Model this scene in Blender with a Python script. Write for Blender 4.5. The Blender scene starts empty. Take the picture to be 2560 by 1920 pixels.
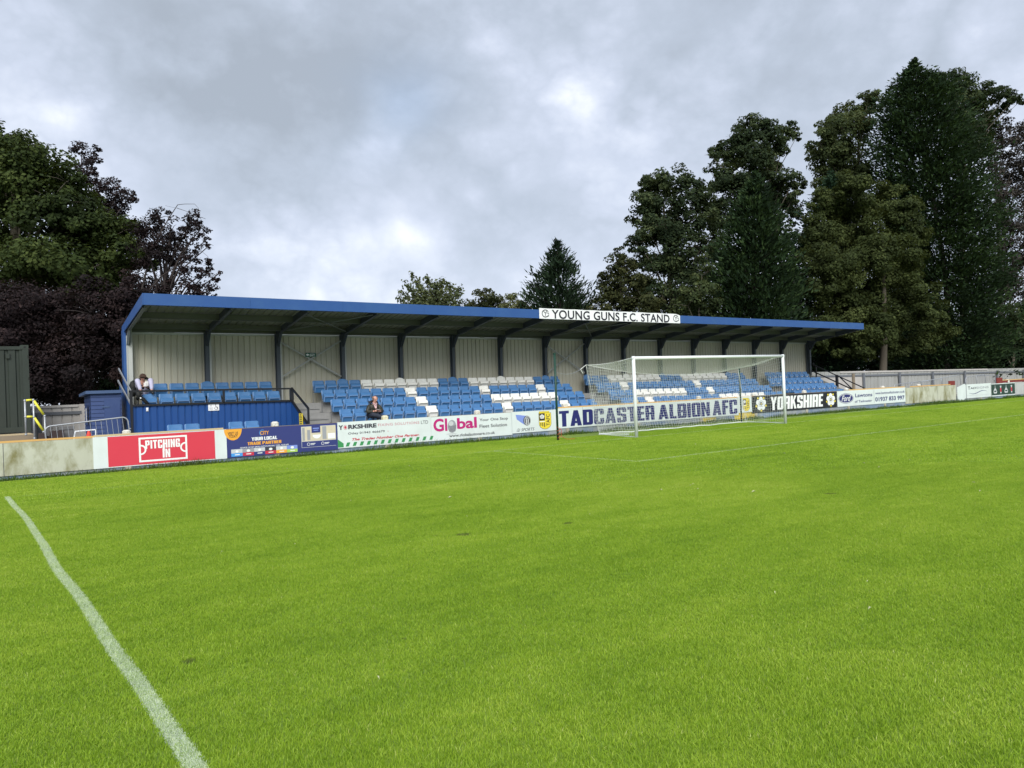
import bpy, math, random
import numpy as np
from mathutils import Vector, Matrix, Quaternion

random.seed(7)
RNG = np.random.default_rng(11)
SC = bpy.context.scene
COL = SC.collection
R = math.radians

# ------------------------------------------------------------------ camera
CAM = np.array([-17.37904, -17.49701, 1.645])
YAW, PIT, ROLL = R(35.94712), R(0.41239), R(-2.32004)
FPX = 1962.34                      # focal length in pixels of the 2560 px wide photograph
_F = np.array([math.sin(YAW) * math.cos(PIT), math.cos(YAW) * math.cos(PIT), math.sin(PIT)])
_R0 = np.array([math.cos(YAW), -math.sin(YAW), 0.0])
_U0 = np.cross(_R0, _F)
_R = _R0 * math.cos(ROLL) + _U0 * math.sin(ROLL)
_U = -_R0 * math.sin(ROLL) + _U0 * math.cos(ROLL)
cd = bpy.data.cameras.new("camera")
cam = bpy.data.objects.new("camera", cd)
COL.objects.link(cam)
cd.sensor_width = 36.0
cd.sensor_fit = 'HORIZONTAL'
cd.lens = FPX / 2560 * 36
cd.clip_start = 0.05
cd.clip_end = 2000
m = Matrix.Identity(4)
for i in range(3):
    m[i][0], m[i][1], m[i][2], m[i][3] = _R[i], _U[i], -_F[i], CAM[i]
cam.matrix_world = m
SC.camera = cam

# ------------------------------------------------------------------ exposure
SC.view_settings.view_transform = 'Standard'
SC.view_settings.look = 'None'
SC.view_settings.exposure = 1.35
SC.view_settings.gamma = 1.0
SC.view_settings.use_curve_mapping = False
SC.cycles.use_denoising = True
SC.cycles.max_bounces = 6
SC.cycles.diffuse_bounces = 3
SC.cycles.glossy_bounces = 2
SC.cycles.transmission_bounces = 3
SC.cycles.transparent_max_bounces = 6
SKYK = 0.50                          # cloud radiance before exposure

# ------------------------------------------------------------------ node helpers
def N(nt, t, **kw):
    n = nt.nodes.new(t)
    for k, v in kw.items():
        if k.startswith('i_'):
            n.inputs[k[2:].replace('_', ' ')].default_value = v
        else:
            setattr(n, k, v)
    return n

def mathn(nt, op, a, b=None, c=None, clamp=False):
    n = nt.nodes.new('ShaderNodeMath'); n.operation = op; n.use_clamp = clamp
    for i, v in enumerate((a, b, c)):
        if v is None: continue
        if isinstance(v, (int, float)): n.inputs[i].default_value = v
        else: nt.links.new(v, n.inputs[i])
    return n.outputs[0]

def mixc(nt, fac, a, b, bt='MIX'):
    n = nt.nodes.new('ShaderNodeMix'); n.data_type = 'RGBA'; n.blend_type = bt
    for i, v in ((0, fac), (6, a), (7, b)):
        if isinstance(v, (int, float)): n.inputs[i].default_value = v
        elif isinstance(v, tuple): n.inputs[i].default_value = (*v[:3], 1)
        else: nt.links.new(v, n.inputs[i])
    return n.outputs[2]

def noise(nt, vec, scale, detail=4, rough=0.55, dist=0.0, sc3=None):
    if sc3 is not None:
        mp = nt.nodes.new('ShaderNodeMapping'); mp.inputs['Scale'].default_value = sc3
        nt.links.new(vec, mp.inputs[0]); vec = mp.outputs[0]
    n = N(nt, 'ShaderNodeTexNoise')
    n.inputs['Scale'].default_value = scale; n.inputs['Detail'].default_value = detail
    n.inputs['Roughness'].default_value = rough; n.inputs['Distortion'].default_value = dist
    nt.links.new(vec, n.inputs['Vector'])
    return n.outputs[0]

def ramp(nt, fac, stops):
    n = nt.nodes.new('ShaderNodeValToRGB')
    while len(n.color_ramp.elements) < len(stops): n.color_ramp.elements.new(0.5)
    for e, (p, c) in zip(n.color_ramp.elements, stops):
        e.position = p; e.color = (*c, 1) if len(c) == 3 else c
    nt.links.new(fac, n.inputs[0])
    return n.outputs[0]

# ------------------------------------------------------------------ world: broken overcast
def raydir(u, v):
    d = _F + _R * (u - 1280) / FPX - _U * (v - 960) / FPX
    return d

W = bpy.data.worlds.new("World"); SC.world = W; W.use_nodes = True
nt = W.node_tree; nt.nodes.clear()
SUN_EL, SUN_AZ = R(37), R(212)      # azimuth clockwise from +Y: behind the camera
sky = N(nt, 'ShaderNodeTexSky', sky_type='NISHITA'); sky.sun_disc = False
sky.sun_elevation = SUN_EL; sky.sun_rotation = SUN_AZ
skyb = N(nt, 'ShaderNodeVectorMath', operation='SCALE'); skyb.inputs['Scale'].default_value = 0.075
nt.links.new(sky.outputs[0], skyb.inputs[0])
tc = N(nt, 'ShaderNodeTexCoord')
D = tc.outputs['Generated']
sep = N(nt, 'ShaderNodeSeparateXYZ'); nt.links.new(D, sep.inputs[0])
zz = mathn(nt, 'ADD', mathn(nt, 'MAXIMUM', sep.outputs[2], 0.0), 0.30)
cmb = N(nt, 'ShaderNodeCombineXYZ')
nt.links.new(mathn(nt, 'DIVIDE', sep.outputs[0], zz), cmb.inputs[0])
nt.links.new(mathn(nt, 'DIVIDE', sep.outputs[1], zz), cmb.inputs[1])
P2 = cmb.outputs[0]
DS = N(nt, 'ShaderNodeMapping'); DS.inputs['Scale'].default_value = (1, 1, 1.35); nt.links.new(D, DS.inputs[0]); DS = DS.outputs[0]
def billow(vec, scale, oct_, dist=0.0):
    acc = None
    for k in range(oct_):
        n_ = noise(nt, vec, scale * 2.03 ** k, 1.5, 0.5, dist)
        t_ = mathn(nt, 'MULTIPLY', mathn(nt, 'ABSOLUTE', mathn(nt, 'SUBTRACT', n_, 0.5)), 4.0 * 0.55 ** k)
        acc = t_ if acc is None else mathn(nt, 'ADD', acc, t_)
    return acc
n1 = noise(nt, P2, 1.3, 4, 0.5, 0.1)
n2 = noise(nt, DS, 3.1, 9, 0.6, 0.12)
bl_ = billow(DS, 4.4, 5)
mask = mathn(nt, 'MULTIPLY', mathn(nt, 'SUBTRACT', n2, 0.40), 5.0, clamp=True)
val = mathn(nt, 'ADD', mathn(nt, 'MULTIPLY', mathn(nt, 'SUBTRACT', n1, 0.5), 0.35),
            mathn(nt, 'ADD', mathn(nt, 'MULTIPLY', mathn(nt, 'SUBTRACT', n2, 0.5), 1.5),
                  mathn(nt, 'MULTIPLY', mathn(nt, 'MULTIPLY', mathn(nt, 'SUBTRACT', bl_, 0.70), 0.38), mathn(nt, 'ADD', 0.35, mask))))
val = mathn(nt, 'ADD', val, mathn(nt, 'MULTIPLY_ADD', mathn(nt, 'MAXIMUM', mathn(nt, 'SUBTRACT', 0.26, sep.outputs[2]), 0.0), 0.6, 0.50))
# cloud banks and bright gaps that hang in fixed directions, with noise-broken edges
wob = N(nt, 'ShaderNodeTexNoise'); wob.inputs['Scale'].default_value = 3.5; wob.inputs['Detail'].default_value = 6
nt.links.new(D, wob.inputs['Vector'])
wv = N(nt, 'ShaderNodeVectorMath', operation='MULTIPLY_ADD')
nt.links.new(wob.outputs[1], wv.inputs[0]); wv.inputs[1].default_value = (0.26,) * 3; wv.inputs[2].default_value = (-0.13,) * 3
wd = N(nt, 'ShaderNodeVectorMath', operation='ADD'); nt.links.new(D, wd.inputs[0]); nt.links.new(wv.outputs[0], wd.inputs[1])
wn = N(nt, 'ShaderNodeVectorMath', operation='NORMALIZE'); nt.links.new(wd.outputs[0], wn.inputs[0])
for (u, v, rad, amp) in [(200, 90, 200, -.26), (480, 200, 200, -.30), (720, 290, 150, -.24), (1080, 90, 210, -.30), (780, 600, 130, -.36),
                         (560, 620, 110, -.14), (350, 395, 130, .26), (60, 150, 120, .22), (1080, 630, 75, .34), (940, 650, 80, .22), (640, 430, 100, .14),
                         (850, 460, 110, .16), (1250, 590, 110, -.26), (1320, 360, 110, .16), (1540, 370, 90, .26), (1700, 170, 200, -.14),
                         (2100, 180, 280, -.16), (1430, 600, 90, -.10), (1640, 60, 100, .12), (940, 250, 70, .06), (1400, 740, 90, .22),
                         (640, 740, 160, .20), (2010, 540, 90, .26), (1180, 520, 100, .10), (240, 560, 160, .14)]:
    d = raydir(u, v); d = d / np.linalg.norm(d)
    dt = N(nt, 'ShaderNodeVectorMath', operation='DOT_PRODUCT'); nt.links.new(wn.outputs[0], dt.inputs[0]); dt.inputs[1].default_value = tuple(d)
    k = 1.0 / (2 * (rad / FPX) ** 2) * 2
    e = mathn(nt, 'POWER', mathn(nt, 'MAXIMUM', dt.outputs['Value'], 0.0), k)
    val = mathn(nt, 'ADD', val, mathn(nt, 'MULTIPLY', e, amp * .72))
cloud = ramp(nt, val, [(0.0, (.34, .385, .45)), (0.25, (.425, .48, .57)), (0.5, (.53, .585, .70)), (0.75, (.66, .71, .815)), (1.0, (.84, .87, .93))])
csc = N(nt, 'ShaderNodeVectorMath', operation='SCALE'); csc.inputs['Scale'].default_value = SKYK
nt.links.new(cloud, csc.inputs[0])
bd = raydir(984, 222); bd = bd / np.linalg.norm(bd)
dt = N(nt, 'ShaderNodeVectorMath', operation='DOT_PRODUCT'); nt.links.new(wn.outputs[0], dt.inputs[0]); dt.inputs[1].default_value = tuple(bd)
thin = mathn(nt, 'MULTIPLY', mathn(nt, 'POWER', mathn(nt, 'MAXIMUM', dt.outputs['Value'], 0.0), 700), 0.22)
thin = mathn(nt, 'SUBTRACT', 0.96, thin)
skc = mixc(nt, thin, skyb.outputs[0], csc.outputs[0])
bg = N(nt, 'ShaderNodeBackground'); bg.inputs[1].default_value = 1.0
nt.links.new(skc, bg.inputs[0])
wo = N(nt, 'ShaderNodeOutputWorld'); nt.links.new(bg.outputs[0], wo.inputs[0])

sd = bpy.data.lights.new("sun", 'SUN'); sd.energy = 1.5; sd.angle = R(40); sd.color = (1.0, 0.97, 0.92)
sun = bpy.data.objects.new("sun", sd); COL.objects.link(sun)
sv = Vector((math.sin(SUN_AZ) * math.cos(SUN_EL), math.cos(SUN_AZ) * math.cos(SUN_EL), math.sin(SUN_EL)))
sun.rotation_euler = sv.to_track_quat('Z', 'Y').to_euler()

# ------------------------------------------------------------------ frames of reference
TS, KS = -0.0216, -0.0089          # the stand: turned a little from the goal line, falling a little to the right
def S(a, b, z):
    c, s = math.cos(TS), math.sin(TS)
    return np.array([a * c - b * s, a * s + b * c, z + KS * a])
def Sinv(P):
    c, s = math.cos(TS), math.sin(TS)
    a = P[0] * c + P[1] * s
    return np.array([a, -P[0] * s + P[1] * c, P[2] - KS * a])
SROT = (0.0, 0.0089, TS)
CS = Sinv(CAM)
def onb(u, v, b):                   # the point of the stand's plane b that the photo shows at (u, v)
    d = Sinv(raydir(u, v)); t = (b - CS[1]) / d[1]
    return CS + t * d
WY0, WK = 3.746, -0.0403           # the advertising wall: y = WY0 + WK x
WROT = math.atan(WK)
def onw(u, v, off=0.0):
    d = raydir(u, v)
    t = (WY0 + off + WK * CAM[0] - CAM[1]) / (d[1] - WK * d[0])
    P = CAM + t * d
    return P[0] / math.cos(WROT), P[2]         # length along the wall, height
def Wp(s, off, z):                 # wall frame -> world
    x = s * math.cos(WROT); y = WY0 + s * math.sin(WROT)
    return Vector((x - off * math.sin(WROT), y + off * math.cos(WROT), z))
def atD(u, v, D):
    return CAM + raydir(u, v) * D
def gnd(u, v, z=0.0):
    d = raydir(u, v); return CAM + d * ((z - CAM[2]) / d[2])

# ------------------------------------------------------------------ object helpers
def tag(o, label=None, cat=None, group=None, kind=None):
    if label: o['label'] = label
    if cat: o['category'] = cat
    if group: o['group'] = group
    if kind: o['kind'] = kind
    return o
def empty(name, loc, rot=(0, 0, 0)):
    o = bpy.data.objects.new(name, None); COL.objects.link(o)
    o.location = tuple(loc); o.rotation_euler = rot; o.empty_display_size = 0.2
    return o
def link(name, me, parent=None, loc=None, rot=None):
    o = bpy.data.objects.new(name, me); COL.objects.link(o)
    if parent is not None: o.parent = parent
    if loc is not None: o.location = tuple(loc)
    if rot is not None: o.rotation_euler = rot
    return o

class MB:
    def __init__(s): s.v = []; s.f = []; s.mi = []; s.cur = 0
    def add(s, vs, fs):
        n = len(s.v); s.v += [tuple(float(c) for c in v) for v in vs]
        s.f += [tuple(n + i for i in f) for f in fs]; s.mi += [s.cur] * len(fs)
        return s
    def box(s, x0, x1, y0, y1, z0, z1):
        return s.add([(x0, y0, z0), (x1, y0, z0), (x1, y1, z0), (x0, y1, z0), (x0, y0, z1), (x1, y0, z1), (x1, y1, z1), (x0, y1, z1)],
                     [(0, 3, 2, 1), (4, 5, 6, 7), (0, 1, 5, 4), (1, 2, 6, 5), (2, 3, 7, 6), (3, 0, 4, 7)])
    def rbox(s, x0, x1, y0, y1, z0, z1, r):      # box with chamfered vertical edges and top
        ys = (y0, y1)
        pts = [(x0 + r, y0), (x1 - r, y0), (x1, y0 + r), (x1, y1 - r), (x1 - r, y1), (x0 + r, y1), (x0, y1 - r), (x0, y0 + r)]
        c = ((x0 + x1) / 2, (y0 + y1) / 2)
        ins = [(p[0] + (r if p[0] < c[0] else -r), p[1] + (r if p[1] < c[1] else -r)) for p in pts]
        vs = [(*p, z0) for p in pts] + [(*p, z1 - r) for p in pts] + [(*p, z1) for p in ins]
        fs = [tuple(range(7, -1, -1)), tuple(range(16, 24))]
        for k in (0, 8):
            fs += [(k + i, k + (i + 1) % 8, k + 8 + (i + 1) % 8, k + 8 + i) for i in range(8)]
        return s.add(vs, fs)
    def beam(s, p, q, w, h, up=(0, 0, 1)):
        p = Vector(p); q = Vector(q); d = (q - p).normalized(); up = Vector(up)
        x = d.cross(up)
        if x.length < 1e-4: x = d.cross(Vector((0, 1, 0)))
        x.normalize(); u = x.cross(d).normalized()
        vs = []
        for c in (p, q):
            for a, b in ((-1, -1), (1, -1), (1, 1), (-1, 1)): vs.append(c + x * (a * w / 2) + u * (b * h / 2))
        return s.add(vs, [(0, 3, 2, 1), (4, 5, 6, 7), (0, 1, 5, 4), (1, 2, 6, 5), (2, 3, 7, 6), (3, 0, 4, 7)])
    def tube(s, pts, r, n=8, caps=True):
        pts = [Vector(p) for p in pts]
        rs = r if isinstance(r, (list, tuple)) else [r] * len(pts)
        L = len(pts); vs = []; last = None
        for i, p in enumerate(pts):
            d = (pts[min(i + 1, L - 1)] - pts[max(i - 1, 0)])
            if d.length < 1e-9: d = Vector((0, 0, 1))
            d.normalize()
            if last is None:
                x = d.orthogonal().normalized()
            else:
                x = last - d * last.dot(d)
                x = x.normalized() if x.length > 1e-6 else d.orthogonal().normalized()
            last = x; y = d.cross(x)
            for k in range(n):
                a = 2 * math.pi * k / n
                vs.append(p + x * (math.cos(a) * rs[i]) + y * (math.sin(a) * rs[i]))
        fs = []
        for i in range(L - 1):
            for k in range(n):
                fs.append((i * n + k, i * n + (k + 1) % n, (i + 1) * n + (k + 1) % n, (i + 1) * n + k))
        if caps: fs += [tuple(range(n - 1, -1, -1)), tuple(range((L - 1) * n, L * n))]
        return s.add(vs, fs)
    def prism(s, poly, axis, a0, a1):           # 2D polygon extruded along an axis
        def P(p, a):
            return {'x': (a, p[0], p[1]), 'y': (p[0], a, p[1]), 'z': (p[0], p[1], a)}[axis]
        n = len(poly)
        vs = [P(p, a0) for p in poly] + [P(p, a1) for p in poly]
        fs = [tuple(range(n - 1, -1, -1)), tuple(range(n, 2 * n))] + [(i, (i + 1) % n, n + (i + 1) % n, n + i) for i in range(n)]
        return s.add(vs, fs)
    def ribbed(s, x0, x1, fn0, fn1, pitch=0.2, rib=0.05, dep=0.025, off=0.0):
        """profiled sheet: fn0(x, d), fn1(x, d) give the two ends of each fold line for depth d"""
        xs = []; x = x0 + off
        k = 0
        xs.append((x0, 0))
        while x < x1 - rib:
            for dx, dd in ((0, 0), (rib * .25, 1), (rib * .75, 1), (rib, 0)):
                if x + dx > x0 + 1e-4 and x + dx < x1 - 1e-4: xs.append((x + dx, dd * dep))
            x += pitch
        xs.append((x1, 0))
        vs = [fn0(a, d) for a, d in xs] + [fn1(a, d) for a, d in xs]
        n = len(xs)
        return s.add(vs, [(i, i + 1, n + i + 1, n + i) for i in range(n - 1)])
    def ball(s, c, r, n=10, m=7):
        rx, ry, rz = r if isinstance(r, tuple) else (r, r, r)
        vs = [(c[0], c[1], c[2] - rz)]
        for j in range(1, m):
            t = math.pi * j / m
            for k in range(n):
                a = 2 * math.pi * k / n
                vs.append((c[0] + rx * math.sin(t) * math.cos(a), c[1] + ry * math.sin(t) * math.sin(a), c[2] - rz * math.cos(t)))
        vs.append((c[0], c[1], c[2] + rz)); e = len(vs) - 1
        fs = [(0, 1 + (k + 1) % n, 1 + k) for k in range(n)]
        for j in range(m - 2):
            for k in range(n):
                a = 1 + j * n + k; b = 1 + j * n + (k + 1) % n
                fs.append((a, b, b + n, a + n))
        fs += [(e, 1 + (m - 2) * n + k, 1 + (m - 2) * n + (k + 1) % n) for k in range(n)]
        return s.add(vs, fs)
    def mesh(s, name, mats, smooth=False):
        me = bpy.data.meshes.new(name); me.from_pydata(s.v, [], s.f)
        mats = mats if isinstance(mats, (list, tuple)) else [mats]
        for mm in mats: me.materials.append(mm)
        if len(mats) > 1: me.polygons.foreach_set('material_index', s.mi)
        if smooth: me.polygons.foreach_set('use_smooth', [True] * len(s.f))
        me.update(); return me
    def build(s, name, mats, parent=None, loc=None, rot=None, smooth=False):
        return link(name, s.mesh(name, mats, smooth), parent, loc, rot)

# ------------------------------------------------------------------ materials
def mat(name, col, rough=0.6, var=0.12, scale=6.0, metal=0.0, dirt=None, dirtamt=0.0, dirtscale=1.5, bump=0.0, bscale=60, stretch=(1, 1, 1), spec=0.4, world=False):
    mt = bpy.data.materials.new(name); mt.use_nodes = True; nt = mt.node_tree; nt.nodes.clear()
    out = N(nt, 'ShaderNodeOutputMaterial'); b = N(nt, 'ShaderNodeBsdfPrincipled'); nt.links.new(b.outputs[0], out.inputs[0])
    if world:
        g = N(nt, 'ShaderNodeNewGeometry'); vec = g.outputs['Position']
    else:
        t = N(nt, 'ShaderNodeTexCoord'); vec = t.outputs['Object']
    oi = N(nt, 'ShaderNodeObjectInfo')
    f = noise(nt, vec, scale, 5, 0.6, sc3=stretch)
    f = mathn(nt, 'ADD', mathn(nt, 'MULTIPLY', mathn(nt, 'SUBTRACT', f, 0.5), 2 * var), 1.0)
    f = mathn(nt, 'ADD', f, mathn(nt, 'MULTIPLY', mathn(nt, 'SUBTRACT', oi.outputs['Random'], 0.5), var * 0.8))
    cc = N(nt, 'ShaderNodeCombineXYZ')
    vm = N(nt, 'ShaderNodeVectorMath', operation='SCALE'); vm.inputs[0].default_value = col; nt.links.new(f, vm.inputs['Scale'])
    c = vm.outputs[0]
    if dirt is not None:
        dn = noise(nt, vec, dirtscale, 7, 0.65, 0.3, sc3=stretch)
        dm = ramp(nt, dn, [(0.45, (0, 0, 0)), (0.72, (1, 1, 1))])
        c = mixc(nt, mathn(nt, 'MULTIPLY', dm, dirtamt), c, dirt)
    nt.links.new(c, b.inputs['Base Color'])
    b.inputs['Metallic'].default_value = metal
    b.inputs['Specular IOR Level'].default_value = spec
    rn = noise(nt, vec, scale * 2.3, 3)
    nt.links.new(mathn(nt, 'ADD', mathn(nt, 'MULTIPLY', rn, 0.2), rough - 0.1, clamp=True), b.inputs['Roughness'])
    if bump:
        bn = noise(nt, vec, bscale, 4)
        bp = N(nt, 'ShaderNodeBump'); bp.inputs['Strength'].default_value = bump; bp.inputs['Distance'].default_value = 0.01
        nt.links.new(bn, bp.inputs['Height']); nt.links.new(bp.outputs[0], b.inputs['Normal'])
    return mt

def srgb(r, g, b):
    f = lambda c: (c / 255 / 12.92) if c <= 10 else ((c / 255 + .055) / 1.055) ** 2.4
    return (f(r), f(g), f(b))

M = {}
M['blue_steel'] = mat('blue_painted_steel', (.024, .082, .26), .5, .07, 1.2, dirt=(.045, .12, .28), dirtamt=.4)
M['blue_panel'] = mat('blue_panel_paint', (.010, .060, .225), .5, .08, 1.5, dirt=(.016, .070, .20), dirtamt=.4, stretch=(1, 1, .3))
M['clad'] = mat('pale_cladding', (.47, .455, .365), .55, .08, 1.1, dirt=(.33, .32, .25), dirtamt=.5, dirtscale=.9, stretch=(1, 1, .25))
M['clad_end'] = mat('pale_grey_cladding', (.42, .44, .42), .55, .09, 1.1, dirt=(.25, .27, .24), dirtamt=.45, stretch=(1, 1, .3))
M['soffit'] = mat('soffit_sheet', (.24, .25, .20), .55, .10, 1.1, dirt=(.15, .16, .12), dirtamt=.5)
M['dark_steel'] = mat('dark_grey_steel', (.052, .064, .080), .5, .10, 3.0)
M['mid_steel'] = mat('grey_primed_steel', (.16, .18, .18), .5, .10, 3.0)
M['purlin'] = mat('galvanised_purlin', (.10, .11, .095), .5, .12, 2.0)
M['brace'] = mat('galvanised_brace', (.42, .44, .42), .45, .1, 4.0, metal=.2)
M['black_rail'] = mat('black_rail_paint', (.012, .013, .016), .45, .1, 5.0)
M['galv'] = mat('galvanised_tube', (.40, .42, .44), .42, .14, 9.0, metal=.45)
M['concrete'] = mat('terrace_concrete', (.27, .27, .26), .85, .14, 3.0, dirt=(.13, .13, .12), dirtamt=.6, bump=.3)
M['path'] = mat('path_paving', (.20, .20, .19), .9, .15, 2.0, dirt=(.09, .09, .08), dirtamt=.6, world=True)
M['seat_blue'] = mat('blue_seat_plastic', (.055, .175, .38), .36, .10, 2.0, dirt=(.10, .22, .44), dirtamt=.5, dirtscale=3.0, spec=.6)
M['seat_rim'] = mat('seat_rim_worn', (.20, .34, .58), .45, .1, 5.0)
M['seat_white'] = mat('white_seat_plastic', (.80, .80, .75), .42, .06, 2.0, dirt=(.60, .59, .52), dirtamt=.5, dirtscale=3.0)
M['seat_rimw'] = mat('white_seat_rim', (.48, .48, .44), .45, .08, 5.0)
M['seat_gap'] = mat('seat_shadow_gap', (.03, .04, .06), .6, .1, 5.0)
M['bracket'] = mat('seat_bracket_steel', (.20, .21, .22), .45, .1, 5.0, metal=.3)
M['sticker'] = mat('white_number_sticker', (.75, .76, .78), .4, .04, 8.0)
M['board_white'] = mat('board_white', (.66, .72, .72), .45, .03, 1.2, dirt=(.52, .56, .54), dirtamt=.5, dirtscale=1.2)
M['board_red'] = mat('board_red', (.62, .045, .075), .45, .03, 1.0)
M['board_navy'] = mat('board_navy', (.035, .045, .18), .4, .05, 1.0)
M['board_black'] = mat('board_black', (.012, .012, .020), .4, .1, 1.0)
M['board_green'] = mat('board_dark_green', (.012, .040, .030), .4, .1, 1.0)
M['ink_navy'] = mat('ink_navy', (.018, .022, .14), .5, .05, 3.0)
M['ink_black'] = mat('ink_black', (.02, .02, .03), .5, .05, 3.0)
M['ink_dark'] = mat('ink_dark_grey', (.045, .045, .06), .5, .05, 3.0)
M['ink_white'] = mat('ink_white', (.78, .80, .80), .5, .03, 3.0)
M['ink_red'] = mat('ink_red', (.50, .03, .06), .5, .05, 3.0)
M['ink_pink'] = mat('ink_faded_pink', (.52, .22, .27), .5, .05, 3.0)
M['ink_magenta'] = mat('ink_magenta', (.46, .015, .17), .5, .05, 3.0)
M['ink_green'] = mat('ink_green', (.045, .26, .09), .5, .05, 3.0)
M['ink_orange'] = mat('ink_orange', (.78, .36, .04), .5, .05, 3.0)
M['ink_yellow'] = mat('ink_yellow', (.78, .62, .05), .5, .05, 3.0)
M['ink_blue'] = mat('ink_blue', (.06, .30, .70), .5, .05, 3.0)
M['ink_lblue'] = mat('ink_pale_blue', (.20, .28, .66), .5, .05, 3.0)
M['ink_grey'] = mat('ink_grey', (.30, .31, .34), .5, .05, 3.0)
M['ink_lgrey'] = mat('ink_pale_grey', (.52, .54, .56), .5, .08, 9.0)
M['ink_tan'] = mat('ink_cream', (.56, .50, .38), .5, .18, 7.0)
M['ink_lime'] = mat('ink_lime', (.36, .56, .10), .5, .08, 3.0)
M['gravel_board'] = mat('blue_washed_gravel_board', (.17, .23, .33), .85, .18, 2.2, dirt=(.36, .38, .36), dirtamt=.8, dirtscale=2.2, bump=.3)
M['gravel_grey'] = mat('grey_gravel_board', (.30, .32, .32), .85, .18, 2.2, dirt=(.14, .19, .30), dirtamt=.7, dirtscale=2.0, bump=.3)
M['gravel_yellow'] = mat('yellow_gravel_board', (.60, .46, .06), .8, .15, 2.2, dirt=(.30, .28, .16), dirtamt=.7, bump=.3)
M['algae_board'] = mat('algae_stained_board', (.46, .47, .38), .75, .12, 1.8, dirt=(.15, .135, .030), dirtamt=1.0, dirtscale=2.2, bump=.15, stretch=(1, 1, .45))
M['plain_board'] = mat('plain_grey_board', (.44, .45, .45), .75, .12, 1.8, dirt=(.32, .31, .27), dirtamt=.6)
M['post_conc'] = mat('concrete_post', (.36, .33, .26), .85, .2, 7.0, dirt=(.55, .53, .48), dirtamt=.7, dirtscale=8, bump=.3)
M['cap_white'] = mat('flaking_white_cap', (.70, .69, .64), .8, .1, 20.0, dirt=(.26, .20, .11), dirtamt=.8, dirtscale=16, bump=.4)
M['cap_yellow'] = mat('yellow_lichen_cap', (.66, .64, .50), .8, .1, 20.0, dirt=(.42, .34, .05), dirtamt=.9, dirtscale=18, bump=.4)
M['timber_new'] = mat('new_timber_rail', (.60, .36, .12), .7, .12, 3.0, stretch=(.2, 3, 3))
M['timber_old'] = mat('weathered_timber', (.22, .18, .13), .85, .2, 3.0, stretch=(.2, 3, 3), bump=.3)
M['timber_pale'] = mat('pale_timber', (.48, .38, .22), .8, .15, 3.0, stretch=(.2, 3, 3))
M['timber_red'] = mat('red_timber', (.20, .03, .025), .7, .15, 3.0)
M['goal_white'] = mat('goal_white_paint', (.74, .78, .78), .35, .03, 3.0, dirt=(.55, .57, .54), dirtamt=.4)
M['net'] = mat('white_net_twine', (.74, .76, .72), .7, .04, 3.0)
M['green_pole'] = mat('dark_green_pole', (.008, .045, .028), .45, .1, 3.0)
M['rope_red'] = mat('orange_rope', (.50, .10, .05), .8, .1, 10.0)
M['cont'] = mat('container_green', (.024, .033, .026), .6, .14, .9, dirt=(.013, .018, .014), dirtamt=.7, stretch=(1, 1, .35))
M['cont_dark'] = mat('container_slots', (.008, .008, .008), .6, .1, 3.0)
M['shed'] = mat('shed_blue_grey_paint', (.032, .060, .17), .6, .12, 1.5, dirt=(.05, .085, .19), dirtamt=.6)
M['shed_roof'] = mat('shed_roof_felt', (.055, .095, .19), .6, .1, 2.0)
M['fence_sheet'] = mat('fence_sheet', (.34, .345, .325), .6, .12, 1.2, dirt=(.21, .21, .185), dirtamt=.6, stretch=(1, 1, .3))
M['fence_pale'] = mat('fence_panel_pale', (.46, .44, .41), .65, .1, 1.2, dirt=(.30, .27, .23), dirtamt=.5)
M['fence_post'] = mat('fence_post_grey', (.13, .14, .155), .6, .12, 2.0)
M['yellow_sleeve'] = mat('yellow_rail_sleeve', (.72, .68, .06), .5, .06, 4.0)
M['cone'] = mat('orange_cone', (.62, .05, .03), .5, .05, 4.0)
M['brown_box'] = mat('dark_brown_board', (.035, .022, .02), .6, .15, 4.0)
M['grey_box'] = mat('grey_plastic', (.12, .12, .12), .5, .1, 4.0)
M['skin'] = mat('skin', (.56, .30, .22), .5, .05, 12.0)
M['skin_lips'] = mat('skin_lips', (.32, .11, .09), .5, .05, 12.0)
M['eye'] = mat('eye', (.04, .03, .03), .3, .05, 12.0)
M['hair_brown'] = mat('brown_hair', (.055, .030, .020), .6, .25, 40.0, stretch=(1, 1, .2))
M['hair_grey'] = mat('short_grey_hair', (.22, .15, .12), .7, .2, 40.0)
M['jacket'] = mat('olive_padded_jacket', (.032, .032, .022), .55, .2, 5.0, bump=.4, bscale=14)
M['shirt'] = mat('pale_check_shirt', (.62, .42, .42), .7, .1, 60.0)
M['jeans'] = mat('dark_denim', (.022, .028, .042), .75, .2, 9.0, dirt=(.06, .08, .11), dirtamt=.5, bump=.2)
M['joggers'] = mat('pale_lilac_joggers', (.47, .46, .60), .75, .08, 5.0, bump=.2)
M['black_cloth'] = mat('black_cloth', (.012, .012, .014), .7, .2, 9.0, bump=.2)
M['camo'] = mat('dark_camo_bag', (.010, .011, .011), .7, .2, 9.0, dirt=(.035, .037, .03), dirtamt=.6, dirtscale=9)
M['shoe'] = mat('dark_shoe', (.014, .014, .016), .5, .1, 9.0)
M['paper'] = mat('white_paper', (.72, .70, .68), .7, .03, 9.0)
M['sign_green'] = mat('exit_sign_green', (.012, .09, .05), .4, .05, 4.0)
M['bark'] = mat('tree_bark', (.085, .072, .055), .9, .25, 3.0, dirt=(.05, .06, .035), dirtamt=.5, bump=.6, bscale=12, stretch=(1, 1, .3))
M['bark_dark'] = mat('dark_tree_bark', (.045, .036, .034), .9, .25, 3.0, bump=.6, bscale=12, stretch=(1, 1, .3))

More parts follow.
